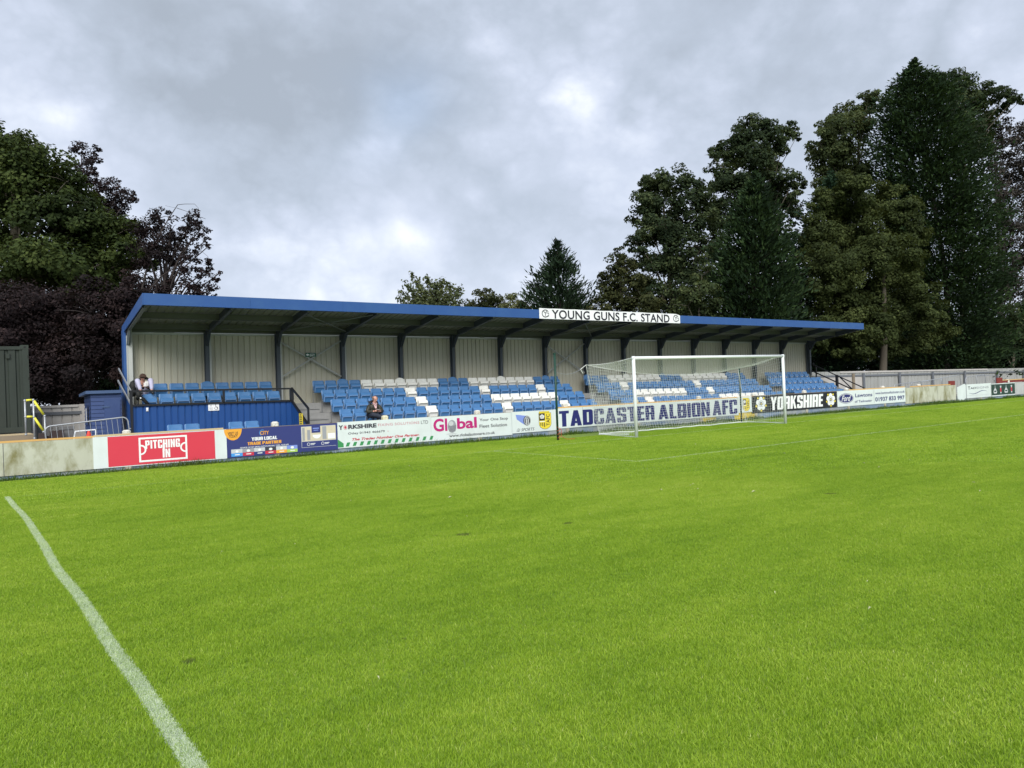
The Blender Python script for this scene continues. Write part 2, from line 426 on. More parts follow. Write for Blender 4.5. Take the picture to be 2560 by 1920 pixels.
def leafmat(name, c1, c2, c3, trans=.28, scale=.35, rough=.55):
    """foliage: colours of its own that change from clump to clump and from leaf to leaf"""
    mt = bpy.data.materials.new(name); mt.use_nodes = True; nt = mt.node_tree; nt.nodes.clear()
    out = N(nt, 'ShaderNodeOutputMaterial')
    g = N(nt, 'ShaderNodeNewGeometry')
    at = N(nt, 'ShaderNodeAttribute', attribute_name='tint')
    nn = noise(nt, g.outputs['Position'], scale, 3, .5)
    f = mathn(nt, 'ADD', mathn(nt, 'MULTIPLY', nn, .9), mathn(nt, 'MULTIPLY', mathn(nt, 'SUBTRACT', at.outputs['Fac'], .5), .55), clamp=True)
    c = ramp(nt, f, [(.25, c1), (.5, c2), (.78, c3)])
    p = N(nt, 'ShaderNodeBsdfPrincipled'); nt.links.new(c, p.inputs['Base Color'])
    p.inputs['Roughness'].default_value = .75; p.inputs['Specular IOR Level'].default_value = .18
    t = N(nt, 'ShaderNodeBsdfTranslucent')
    tcl = mixc(nt, .5, c, (c3[0] * 1.6, c3[1] * 1.5, c3[2] * .8)); nt.links.new(tcl, t.inputs[0])
    mx = N(nt, 'ShaderNodeMixShader'); mx.inputs[0].default_value = trans
    nt.links.new(p.outputs[0], mx.inputs[1]); nt.links.new(t.outputs[0], mx.inputs[2]); nt.links.new(mx.outputs[0], out.inputs[0])
    return mt
# ================================================================== SETTING
def sheet(name, poly, z, m, kind='structure'):
    o = MB().add([(x, y, z) for x, y in poly], [tuple(range(len(poly)))]).build(name, m)
    return tag(o, kind=kind)

def turfmat(name, base_only=False):
    mt = bpy.data.materials.new(name); mt.use_nodes = True; nt = mt.node_tree; nt.nodes.clear()
    out = N(nt, 'ShaderNodeOutputMaterial'); g = N(nt, 'ShaderNodeNewGeometry'); P = g.outputs['Position']
    a = noise(nt, P, .25, 4, .55, .5, sc3=(.55, 1.1, 1)); b = noise(nt, P, 1.7, 5, .62, .6, sc3=(.6, 1.3, 1)); c_ = noise(nt, P, 7.0, 4, .6)
    f = mathn(nt, 'ADD', mathn(nt, 'MULTIPLY', mathn(nt, 'SUBTRACT', a, .02), .52), mathn(nt, 'ADD', mathn(nt, 'MULTIPLY', mathn(nt, 'SUBTRACT', b, .08), .42), mathn(nt, 'MULTIPLY', c_, .22)))
    if not base_only:
        at = N(nt, 'ShaderNodeAttribute', attribute_name='tint')
        f = mathn(nt, 'ADD', f, mathn(nt, 'MULTIPLY', mathn(nt, 'SUBTRACT', at.outputs['Fac'], .5), .34))
        col = ramp(nt, f, [(.22, (.128, .240, .019)), (.42, (.216, .356, .024)), (.58, (.300, .446, .036)), (.78, (.42, .53, .07)), (1.0, (.60, .62, .26))])
    else:
        col = ramp(nt, f, [(.3, (.11, .18, .012)), (.7, (.18, .27, .02))])
    # worn patches of dark soil and paler, drier grass
    so = ramp(nt, noise(nt, P, 1.9, 2, .4), [(.79, (0, 0, 0)), (.83, (1, 1, 1))])
    col = mixc(nt, mathn(nt, 'MULTIPLY', so, .7), col, (.07, .10, .025))
    # a few scuffs where the soil shows
    for (su, sv_, sr) in ((1161, 1339, .13), (1088, 1341, .06), (852, 1560, .035), (470, 1656, .07), (2075, 1236, .12), (1010, 1600, .03), (1420, 1310, .10)):
        q = gnd(su, sv_)
        dd = N(nt, 'ShaderNodeVectorMath', operation='DISTANCE'); nt.links.new(P, dd.inputs[0]); dd.inputs[1].default_value = (float(q[0]), float(q[1]), .01)
        w_ = mathn(nt, 'LESS_THAN', mathn(nt, 'ADD', dd.outputs['Value'], mathn(nt, 'MULTIPLY', mathn(nt, 'SUBTRACT', c_, .5), sr * 1.6)), sr * .55)
        col = mixc(nt, mathn(nt, 'MULTIPLY', w_, .6), col, (.06, .065, .035))
    # lime paint that lies on the blades: the side line of the penalty area
    sp = N(nt, 'ShaderNodeSeparateXYZ'); nt.links.new(P, sp.inputs[0])
    X, Y = sp.outputs[0], sp.outputs[1]
    yn = mathn(nt, 'DIVIDE', mathn(nt, 'ADD', Y, 18.0), 20.0)
    fc = N(nt, 'ShaderNodeFloatCurve')
    cur = fc.mapping.curves[0]
    pts = [(-18, -16.52), (-13.73, -16.507), (-12.46, -16.493), (-11.63, -16.497), (-10.55, -16.482), (-9.85, -16.473), (-8.39, -16.489), (-7.48, -16.474), (-6.53, -16.452), (-5.37, -16.442), (-3.74, -16.422), (-1.56, -16.45), (.14, -16.453), (2, -16.45)]
    while len(cur.points) < len(pts): cur.points.new(.5, .5)
    for p, (yy, xx) in zip(cur.points, pts): p.location = ((yy + 18) / 20, (xx + 16.6) / .3)
    fc.mapping.update(); nt.links.new(yn, fc.inputs['Value'])
    xc = mathn(nt, 'SUBTRACT', mathn(nt, 'MULTIPLY', fc.outputs[0], .3), 16.6)
    fine = noise(nt, P, 60, 2, .6); med = noise(nt, P, 9, 3, .6)
    def band(dist, half, soft, amt, ylim=None):
        e = mathn(nt, 'ADD', mathn(nt, 'ABSOLUTE', dist), mathn(nt, 'MULTIPLY', mathn(nt, 'SUBTRACT', fine, .5), soft))
        w = mathn(nt, 'LESS_THAN', e, half)
        w = mathn(nt, 'MULTIPLY', w, mathn(nt, 'MULTIPLY', mathn(nt, 'ADD', .38, mathn(nt, 'MULTIPLY', med, 1.0)), amt), clamp=True)
        return w
    speck = ramp(nt, noise(nt, P, 130, 2, .7), [(.40, (.16, .16, .16)), (.56, (1, 1, 1))])
    l1 = mathn(nt, 'MULTIPLY', band(mathn(nt, 'SUBTRACT', X, xc), .046, .070, .86), speck)
    l1 = mathn(nt, 'MULTIPLY', l1, mathn(nt, 'LESS_THAN', Y, .16))
    l2 = band(Y, .035, .03, .40)
    l2 = mathn(nt, 'MULTIPLY', l2, mathn(nt, 'ADD', .35, mathn(nt, 'MULTIPLY', mathn(nt, 'GREATER_THAN', X, -6.0), .65)))
    l2 = mathn(nt, 'MULTIPLY', l2, mathn(nt, 'GREATER_THAN', X, -16.4))
    l3 = band(mathn(nt, 'ADD', X, 5.45), .032, .03, .34)
    l3 = mathn(nt, 'MULTIPLY', l3, mathn(nt, 'MULTIPLY', mathn(nt, 'LESS_THAN', Y, .02), mathn(nt, 'GREATER_THAN', Y, -5.5)))
    l4 = band(mathn(nt, 'ADD', Y, 5.47), .036, .03, .40)
    l4 = mathn(nt, 'MULTIPLY', l4, mathn(nt, 'GREATER_THAN', X, -5.48))
    L = mathn(nt, 'MAXIMUM', mathn(nt, 'MAXIMUM', l1, l2), mathn(nt, 'MAXIMUM', l3, l4))
    col = mixc(nt, L, col, (.74, .80, .70))
    p = N(nt, 'ShaderNodeBsdfPrincipled'); nt.links.new(col, p.inputs['Base Color']); p.inputs['Roughness'].default_value = .5
    p.inputs['Specular IOR Level'].default_value = .25
    if base_only:
        nt.links.new(p.outputs[0], out.inputs[0])
    else:
        t = N(nt, 'ShaderNodeBsdfTranslucent'); nt.links.new(col, t.inputs[0])
        mx = N(nt, 'ShaderNodeMixShader'); mx.inputs[0].default_value = .35
        nt.links.new(p.outputs[0], mx.inputs[1]); nt.links.new(t.outputs[0], mx.inputs[2]); nt.links.new(mx.outputs[0], out.inputs[0])
    return mt
M['turf'] = turfmat('grass_blades'); M['soil'] = turfmat('turf_floor', True)
M['far_ground'] = mat('rough_ground', (.05, .07, .025), .95, .3, .3, world=True)
sheet('ground', [(-400, -300), (500, -300), (500, 600), (-400, 600)], -.012, M['far_ground'])
sheet('pitch', [(-60, -60), (120, -60), (120, WY0 + WK * 120 + .02), (-60, WY0 - WK * 60 + .02)], 0.0, M['soil'])
sheet('path', [tuple(Wp(-40, .10, 0)[:2]), tuple(Wp(70, .10, 0)[:2]), tuple(Wp(70, 9.0, 0)[:2]), tuple(Wp(-40, 7.6, 0)[:2])], .004, M['path'])

# grass: one patch of cut blades, laid out over the pitch
def blade_patch(name, size, n, h0, h1, w, lean, m, seed):
    r = np.random.default_rng(seed)
    x = r.uniform(0, size, n); y = r.uniform(0, size, n)
    h = r.uniform(h0, h1, n) * (1 + .5 * (r.random(n) > .985)); a = r.uniform(0, 2 * np.pi, n)
    la = r.uniform(0, 2 * np.pi, n); ll = np.abs(r.normal(0, lean, n)) * h
    ww = w * r.uniform(.7, 1.3, n)
    dx = np.cos(a) * ww / 2; dy = np.sin(a) * ww / 2
    V = np.empty((n, 5, 3))
    V[:, 0] = np.stack([x - dx, y - dy, np.zeros(n)], 1); V[:, 1] = np.stack([x + dx, y + dy, np.zeros(n)], 1)
    mx = x + np.cos(la) * ll * .35; my = y + np.sin(la) * ll * .35
    V[:, 2] = np.stack([mx + dx * .85, my + dy * .85, h * .6], 1); V[:, 3] = np.stack([mx - dx * .85, my - dy * .85, h * .6], 1)
    V[:, 4] = np.stack([x + np.cos(la) * ll, y + np.sin(la) * ll, h], 1)
    me = bpy.data.meshes.new(name)
    i = np.arange(n)[:, None] * 5
    faces = np.concatenate([i + np.array([[0, 1, 2, 3]])], 0); tri = i + np.array([[3, 2, 4]])
    loops = np.concatenate([np.concatenate([faces, tri], 1).ravel()])
    me.vertices.add(n * 5); me.vertices.foreach_set('co', V.ravel())
    me.loops.add(n * 7); me.loops.foreach_set('vertex_index', loops.astype(np.int32))
    me.polygons.add(n * 2)
    st = (np.arange(n)[:, None] * 7 + np.array([[0, 4]])).ravel(); me.polygons.foreach_set('loop_start', st.astype(np.int32))
    me.update(calc_edges=True); me.validate()
    at = me.attributes.new('tint', 'FLOAT', 'POINT')
    t = np.clip(r.normal(.5, .22, n), 0, 1); t[r.random(n) > .988] = 1.5
    T = np.repeat(t[:, None], 5, 1) + np.array([[-.12, -.12, 0, 0, .12]])
    at.data.foreach_set('value', T.ravel().astype(np.float32))
    me.materials.append(m)
    return me

def scatter_tree(name, x0, x1, y0, y1, step, jitter=0.0, smin=.9, smax=1.15, quarter=True, clip=None):
    """geometry nodes: copies of the object's own mesh on a grid of points"""
    ng = bpy.data.node_groups.new(name, 'GeometryNodeTree')
    ng.interface.new_socket('Geometry', in_out='INPUT', socket_type='NodeSocketGeometry')
    ng.interface.new_socket('Geometry', in_out='OUTPUT', socket_type='NodeSocketGeometry')
    gi = ng.nodes.new('NodeGroupInput'); go = ng.nodes.new('NodeGroupOutput')
    nx, ny = int(round((x1 - x0) / step)) + 1, int(round((y1 - y0) / step)) + 1
    gr = ng.nodes.new('GeometryNodeMeshGrid'); gr.inputs['Size X'].default_value = (nx - 1) * step; gr.inputs['Size Y'].default_value = (ny - 1) * step
    gr.inputs['Vertices X'].default_value = nx; gr.inputs['Vertices Y'].default_value = ny
    tr = ng.nodes.new('GeometryNodeTransform'); tr.inputs['Translation'].default_value = (x0 + (nx - 1) * step / 2, y0 + (ny - 1) * step / 2, 0)
    ng.links.new(gr.outputs['Mesh'], tr.inputs['Geometry'])
    src = tr.outputs[0]
    if clip:
        # keep only points inside the wedge of ground the photograph looks over (with a margin)
        pos = ng.nodes.new('GeometryNodeInputPosition')
        acc = None
        for (nx_, ny_, c) in clip:      # nx*x + ny*y + c > 0 keeps
            dp = ng.nodes.new('ShaderNodeVectorMath'); dp.operation = 'DOT_PRODUCT'; dp.inputs[1].default_value = (nx_, ny_, 0)
            ng.links.new(pos.outputs[0], dp.inputs[0])
            cp = ng.nodes.new('ShaderNodeMath'); cp.operation = 'LESS_THAN'; cp.inputs[1].default_value = -c
            ng.links.new(dp.outputs['Value'], cp.inputs[0])
            if acc is None: acc = cp.outputs[0]
            else:
                mx = ng.nodes.new('ShaderNodeMath'); mx.operation = 'MAXIMUM'; ng.links.new(acc, mx.inputs[0]); ng.links.new(cp.outputs[0], mx.inputs[1]); acc = mx.outputs[0]
        de = ng.nodes.new('GeometryNodeDeleteGeometry'); de.domain = 'POINT'
        ng.links.new(src, de.inputs[0]); ng.links.new(acc, de.inputs['Selection']); src = de.outputs[0]
    ip = ng.nodes.new('GeometryNodeInstanceOnPoints'); ng.links.new(src, ip.inputs['Points']); ng.links.new(gi.outputs[0], ip.inputs['Instance'])
    ri = ng.nodes.new('FunctionNodeRandomValue'); ri.data_type = 'INT'
    ri.inputs[4].default_value = 0; ri.inputs[5].default_value = 3
    mu = ng.nodes.new('ShaderNodeMath'); mu.operation = 'MULTIPLY'; mu.inputs[1].default_value = math.pi / 2
    ng.links.new(ri.outputs[2], mu.inputs[0])
    cx = ng.nodes.new('ShaderNodeCombineXYZ'); ng.links.new(mu.outputs[0], cx.inputs[2]); ng.links.new(cx.outputs[0], ip.inputs['Rotation'])
    rs = ng.nodes.new('FunctionNodeRandomValue'); rs.inputs[2].default_value = smin; rs.inputs[3].default_value = smax
    c2 = ng.nodes.new('ShaderNodeCombineXYZ'); c2.inputs[0].default_value = 1; c2.inputs[1].default_value = 1
    ng.links.new(rs.outputs[1], c2.inputs[2]); ng.links.new(c2.outputs[0], ip.inputs['Scale'])
    ng.links.new(ip.outputs[0], go.inputs[0])
    return ng
def centre_mesh(me, size):
    n = len(me.vertices); a = np.empty(n * 3); me.vertices.foreach_get('co', a); a = a.reshape(-1, 3); a[:, :2] -= size / 2; me.vertices.foreach_set('co', a.ravel()); me.update()

azL, azR = YAW - R(37), YAW + R(38)
wedge = [(math.cos(azL), -math.sin(azL), -(math.cos(azL) * (CAM[0] - .3) - math.sin(azL) * CAM[1]) + 1.0),
         (-math.cos(azR), math.sin(azR), (math.cos(azR) * CAM[0] - math.sin(azR) * CAM[1]) + 1.0)]
# near: dense fine blades; far: coarser, wider blades
def dist_clip(dmin, dmax):
    f2 = np.array([math.sin(YAW), math.cos(YAW)]); c0 = f2 @ CAM[:2]
    return [(f2[0], f2[1], -(c0 + dmin)), (-f2[0], -f2[1], c0 + dmax)]
gn = blade_patch('grass_blades_near', 1.0, 17000, .012, .026, .0036, .75, M['turf'], 3); centre_mesh(gn, 1.0)
o = link('grass', gn); tag(o, kind='stuff')
md = o.modifiers.new('scatter', 'NODES'); md.node_group = scatter_tree('lay_near', -22, 10, -17, 3, 1.0, clip=wedge + dist_clip(1.5, 14.0))
gf = blade_patch('grass_blades_far', 2.0, 14000, .013, .025, .009, .7, M['turf'], 4); centre_mesh(gf, 2.0)
o = link('grass', gf); tag(o, kind='stuff')
md = o.modifiers.new('scatter', 'NODES'); md.node_group = scatter_tree('lay_far', -20, 76, -17, 3, 2.0, clip=wedge + [(WK, -1, WY0 - .75)] + dist_clip(12.3, 90.0))
# rank grass and weeds along the foot of the wall
M['weeds'] = leafmat('wall_foot_grass', (.045, .085, .018), (.085, .15, .03), (.16, .23, .06), .3, 1.2)
def weeds():
    n = 60000
    s = RNG.uniform(-20, 62, n); dens = 0.5 + 0.5 * np.sin(s * 1.7 + 3 * np.sin(s * .63)) * np.sin(s * .41 + 1)
    off = -np.abs(RNG.normal(0, .17, n)) - .02
    h = (.04 + .19 * RNG.random(n) ** 2 * (.3 + dens)) * np.exp(off * 2.0)
    keep = RNG.random(n) < (.35 + .65 * dens) ; s, off, h = s[keep], off[keep], h[keep]; n = len(s)
    c, w_ = math.cos(WROT), math.sin(WROT)
    x = s * c - off * w_; y = WY0 + s * w_ + off * c
    a = RNG.uniform(0, 6.28, n); ww = RNG.uniform(.006, .016, n); la = RNG.uniform(0, 6.28, n); ll = h * RNG.uniform(.1, .8, n)
    V = np.empty((n, 3, 3)); z = np.zeros(n)
    V[:, 0] = np.stack([x - np.cos(a) * ww, y - np.sin(a) * ww, z], 1); V[:, 1] = np.stack([x + np.cos(a) * ww, y + np.sin(a) * ww, z], 1)
    V[:, 2] = np.stack([x + np.cos(la) * ll, y - np.abs(np.sin(la)) * ll, h], 1)
    return tris_mesh('wall_foot_weeds', V, np.repeat(RNG.random(n), 3), M['weeds'])
def tris_mesh(name, V, tint, m, k=3):
    n = V.shape[0]
    me = bpy.data.meshes.new(name); me.vertices.add(n * k); me.vertices.foreach_set('co', V.reshape(-1))
    me.loops.add(n * k); me.loops.foreach_set('vertex_index', np.arange(n * k, dtype=np.int32))
    me.polygons.add(n); me.polygons.foreach_set('loop_start', (np.arange(n) * k).astype(np.int32))
    me.update(calc_edges=True)
    at = me.attributes.new('tint', 'FLOAT', 'POINT'); at.data.foreach_set('value', np.asarray(tint, dtype=np.float32))
    mm = m if isinstance(m, (list, tuple)) else [m]
    for q in mm: me.materials.append(q)
    return me
o = link('weeds', weeds()); tag(o, kind='stuff')

# ================================================================== THE STAND
A0, A1 = -12.83, 23.61             # ends of the roof
BF, BB = 6.61, 10.38               # front and back of the roof
def zr(b, dz=0.0): return 4.71 - (b - BF) * (4.71 - 4.075) / (BB - BF) + dz
COLA = [-12.769, -10.336, -7.912, -5.464, -3.059, -0.693, 1.661, 4.035, 6.398, 8.756, 11.185, 13.579, 15.968, 18.419, 20.811, 23.364]
st = empty('grandstand', S(0, 0, 0), SROT)
tag(st, 'long low spectator stand with blue roof edge and pale profiled back wall', 'grandstand')
# back wall
b = MB()
b.ribbed(-12.72, 23.38, lambda x, d: (x, 10.14 + d, .3), lambda x, d: (x, 10.14 + d, 3.86), .2, .055, .03, off=.07)
b.box(-12.72, 23.38, 10.19, 10.24, .3, 3.9)
b.build('back_wall', M['clad'], st)
MB().box(-12.70, 23.36, 10.06, 10.14, 3.83, 3.90).build('wall_rail', M['brace'], st)
b = MB(); b.box(-12.88, -12.80, 9.98, 10.34, 0, zr(10.2, -.14)); b.build('corner_trim', M['blue_steel'], st)
b = MB(); b.box(-12.80, -12.70, 9.97, 10.06, 0, 3.78); b.build('end_trim', M['clad_end'], st)
b = MB(); b.box(23.38, 23.46, 9.98, 10.3, 0, zr(10.2, -.14)); b.build('corner_trim', M['mid_steel'], st)
# roof
b = MB()
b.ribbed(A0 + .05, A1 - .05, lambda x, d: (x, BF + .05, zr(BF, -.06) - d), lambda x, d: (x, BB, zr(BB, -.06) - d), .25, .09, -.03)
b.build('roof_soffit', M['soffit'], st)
b = MB(); b.ribbed(A0, A1, lambda x, d: (x, BF + .02, zr(BF, -.02) + d), lambda x, d: (x, BB, zr(BB, -.02) + d), .25, .06, .03)
b.build('roof_sheet', M['blue_steel'], st)
b = MB()
x = A0; k = 0
while x < A1 - .01:
    x2 = min(x + 3.03, A1); b.box(x + .002, x2 - .002, BF - .025 - .0015 * (k % 2), BF, 4.395, 4.73); x = x2; k += 1
b.box(A0, A1, BF, BF + .14, 4.395, 4.41)
b.box(A0, A1, BF, BF + .10, 4.70, 4.733)
fas = b.build('fascia', M['blue_steel'], st)
b = MB(); x = A0 + .5
while x < A1: 
    b.ball((x, BF - .027, 4.50 + .02 * math.sin(x * 9)), (.014, .006, .014), 6, 4); x += .78 + .1 * math.sin(x * 5)
pass
for a, sgn in ((A0, -1), (A1, 1)):
    b = MB()
    lo = [(BF - .02, 4.395), (10.0, 3.90), (BB, 3.97), (BB, zr(BB, .02)), (BF - .02, 4.73)]
    b.prism(lo, 'x', a - (.03 if sgn < 0 else 0), a + (.03 if sgn > 0 else 0))
    b.build('barge_board', M['blue_steel'], st)
for bb, h in ((8.15, .20), (9.45, .16)):
    b = MB(); b.box(A0 + .06, A1 - .06, bb, bb + .05, zr(bb, -.09) - h, zr(bb, -.09)); b.box(A0 + .06, A1 - .06, bb - .05, bb, zr(bb, -.10) - h, zr(bb, -.10) - h + .015)
    b.build('purlin', M['purlin'], st)
MB().box(A0 + .06, A1 - .06, 9.98, 10.03, 3.90, zr(10, -.09)).build('eaves_beam', M['purlin'], st)
MB().box(A0 + .06, A1 - .06, BF + .16, BF + .21, zr(BF, -.28), zr(BF, -.10)).build('purlin', M['purlin'], st)
# columns and rafters
for i, a in enumerate(COLA):
    b = MB(); w = .065
    cm = M['dark_steel']
    b.box(a - w, a + w, 9.80, 9.815, 0, 3.95); b.box(a - w, a + w, 9.985, 10.0, 0, 3.95); b.box(a - .006, a + .006, 9.815, 9.985, 0, 3.95)
    if i == 0:
        b = MB(); b.box(a, a + .12, 9.82, 10.0, 0, 3.95)
    c = b.build('column', M['clad_end'] if i == 0 else cm, st)
    if i in (0, 1, 2, 3):
        MB().box(a + .0755, a + .135, 9.84, 9.99, 0, 3.80).build('cover_strip', M['clad_end'], c)
    b = MB(); hw = .05
    # haunch: the rafter's root comes down the column as a bracket
    b.prism([(9.80, 3.46), (9.70, 3.48), (9.42, 3.90), (6.80, 4.335), (6.80, zr(6.8, -.10)), (9.98, zr(9.98, -.10)), (9.98, 3.46)], 'x', a - .008, a + .008)
    for q0, q1 in (((9.81, 3.46), (9.44, 3.93)), ((9.44, 3.93), (6.80, 4.34))):
        b.beam((a, q0[0], q0[1]), (a, q1[0], q1[1]), .11, .014, (1, 0, 0)) if False else b.add(
            [(a - hw, q0[0], q0[1]), (a + hw, q0[0], q0[1]), (a + hw, q1[0], q1[1]), (a - hw, q1[0], q1[1]),
             (a - hw, q0[0] - .012, q0[1] - .012), (a + hw, q0[0] - .012, q0[1] - .012), (a + hw, q1[0] - .012, q1[1] - .012), (a - hw, q1[0] - .012, q1[1] - .012)],
            [(0, 1, 2, 3), (7, 6, 5, 4), (0, 4, 5, 1), (1, 5, 6, 2), (2, 6, 7, 3), (3, 7, 4, 0)])
    b.build('rafter', M['mid_steel'] if i == 0 else M['dark_steel'], st)
# wind bracing
def brace(p, q, r=.034, m='brace'): MB().tube([p, q], r, 6).build('brace', M[m], st)
for i0 in (2, 7, 13):
    a0, a1 = COLA[i0] + .12, COLA[i0 + 1] - .05
    if i0 == 13: continue
    brace((a0, 9.93, 2.35), (a1, 9.93, 3.68)); brace((a0, 9.955, 3.62), (a1, 9.955, 2.35))
    brace((a0, 9.5, 3.98), (a1 + .0, 7.0, 4.36), .018, 'mid_steel'); brace((a0, 7.2, 4.33), (a1, 9.4, 3.99), .018, 'mid_steel')
# terrace
TZ = [.355, .70, 1.05, 1.40]; TB = [6.45, 7.30, 8.08, 8.90, 10.14]
def terr(a0, a1, first=0):
    b = MB()
    for k in range(first, 4):
        b.box(a0, a1, TB[k], 10.14 - .002 * k, TZ[k] - .35 if k else 0.0, TZ[k] - .001 * k)
    return b
terr(-6.95, 23.30).build('terrace', M['concrete'], st)
terr(-12.95, -8.03, 2).build('terrace', M['concrete'], st)
# aisle flights: two steps to each tier
def flight(a0, a1):
    b = MB()
    for k in range(4):
        b.box(a0, a1, TB[k] - .40, TB[k] - .002, 0, TZ[k] - .175)
        b.box(a0, a1, TB[k] - .002, TB[k + 1] if k < 3 else 10.13, 0, TZ[k] + (0 if a0 < -7 else .004))
        b.box(a0, a1, TB[k] - .43, TB[k] - .40, TZ[k] - .215, TZ[k] - .172)
    return b
flight(-8.00, -6.955).build('aisle_steps', M['concrete'], st)
flight(4.62, 5.85).build('aisle_steps', M['concrete'], st)
flight(17.15, 18.0).build('aisle_steps', M['concrete'], st)
# the raised left block's blue panelled front, its returns and rails
PB = 8.05
b = MB(); b.ribbed(-13.0, -8.12, lambda x, d: (x, PB + d, 0), lambda x, d: (x, PB + d, 1.50), .2, .05, .028, off=.10)
b.box(-13.0, -8.12, PB + .035, PB + .06, 0, 1.49)
b.build('front_panel', M['blue_panel'], st)
b = MB(); b.add([(-8.12, 6.50, 0), (-8.12, PB, 0), (-8.12, PB, 1.46), (-8.12, 6.50, .66), (-8.08, 6.50, 0), (-8.08, PB, 0), (-8.08, PB, 1.46), (-8.08, 6.50, .66)],
                [(0, 1, 2, 3), (7, 6, 5, 4), (0, 4, 5, 1), (1, 5, 6, 2), (2, 6, 7, 3), (3, 7, 4, 0)])
for k in range(7):
    y = 6.62 + k * .2; b.box(-8.128, -8.12, y, y + .05, 0, .66 + (y - 6.5) * .51)
b.build('stair_side_panel', M['blue_panel'], st)
b = MB(); b.prism([(PB, 0), (10.2, 0), (10.2, 2.24), (PB, 1.50)], 'x', -13.0, -12.96); b.build('end_panel', M['blue_panel'], st)
b = MB(); b.prism([(6.5, 0), (10.2, 0), (10.2, 2.18), (6.5, .55)], 'x', 23.32, 23.36); b.build('end_panel', M['fence_sheet'], st)
b = MB(); b.beam((-13.02, PB - .02, 1.515), (-8.10, PB - .02, 1.505), .06, .06); b.beam((-8.10, PB - .02, 1.52), (-8.10, 6.5, .70), .06, .07)
b.beam((-13.0, PB - .03, 0), (-13.0, PB - .03, 1.97), .07, .07); b.build('panel_edge', M['black_rail'], st)
b = MB(); r = .032
b.beam((-12.98, PB - .02, 1.945), (-8.08, PB - .02, 1.91), .055, .055); b.beam((-8.08, PB - .02, 1.925), (-8.10, 6.47, 1.24), .055, .055)
b.beam((-8.10, 6.47, 1.25), (-8.10, 6.47, 0), .055, .055); b.beam((-8.09, PB - .02, 1.5), (-8.09, PB - .02, 1.92), .11, .11)
b.beam((-10.30, PB - .02, 1.5), (-10.30, PB - .02, 1.92), .06, .06)
b.build('handrail', M['black_rail'], st)
b = MB(); b.beam((-13.0, 10.25, 2.72), (-13.0, PB, 1.95), .035, .05); b.beam((-13.0, 10.45, 2.34), (-13.0, PB, 1.53), .035, .06); b.build('handrail', M['galv'], st)
b = MB(); b.beam((23.42, 9.95, 2.72), (23.42, 6.55, 1.15), .045, .05); b.beam((23.42, 9.9, 2.30), (23.42, 6.75, .86), .045, .06)
b.beam((23.42, 8.2, 0), (23.42, 8.2, 1.95), .12, .12); b.beam((23.42, 6.58, 0), (23.42, 6.58, 1.17), .05, .05); b.beam((23.42, 9.5, 1.3), (23.42, 9.5, 2.5), .06, .06)
b.beam((23.42, 8.0, 1.80), (23.42, 7.1, .95), .05, .05); b.build('handrail', M['black_rail'], st)

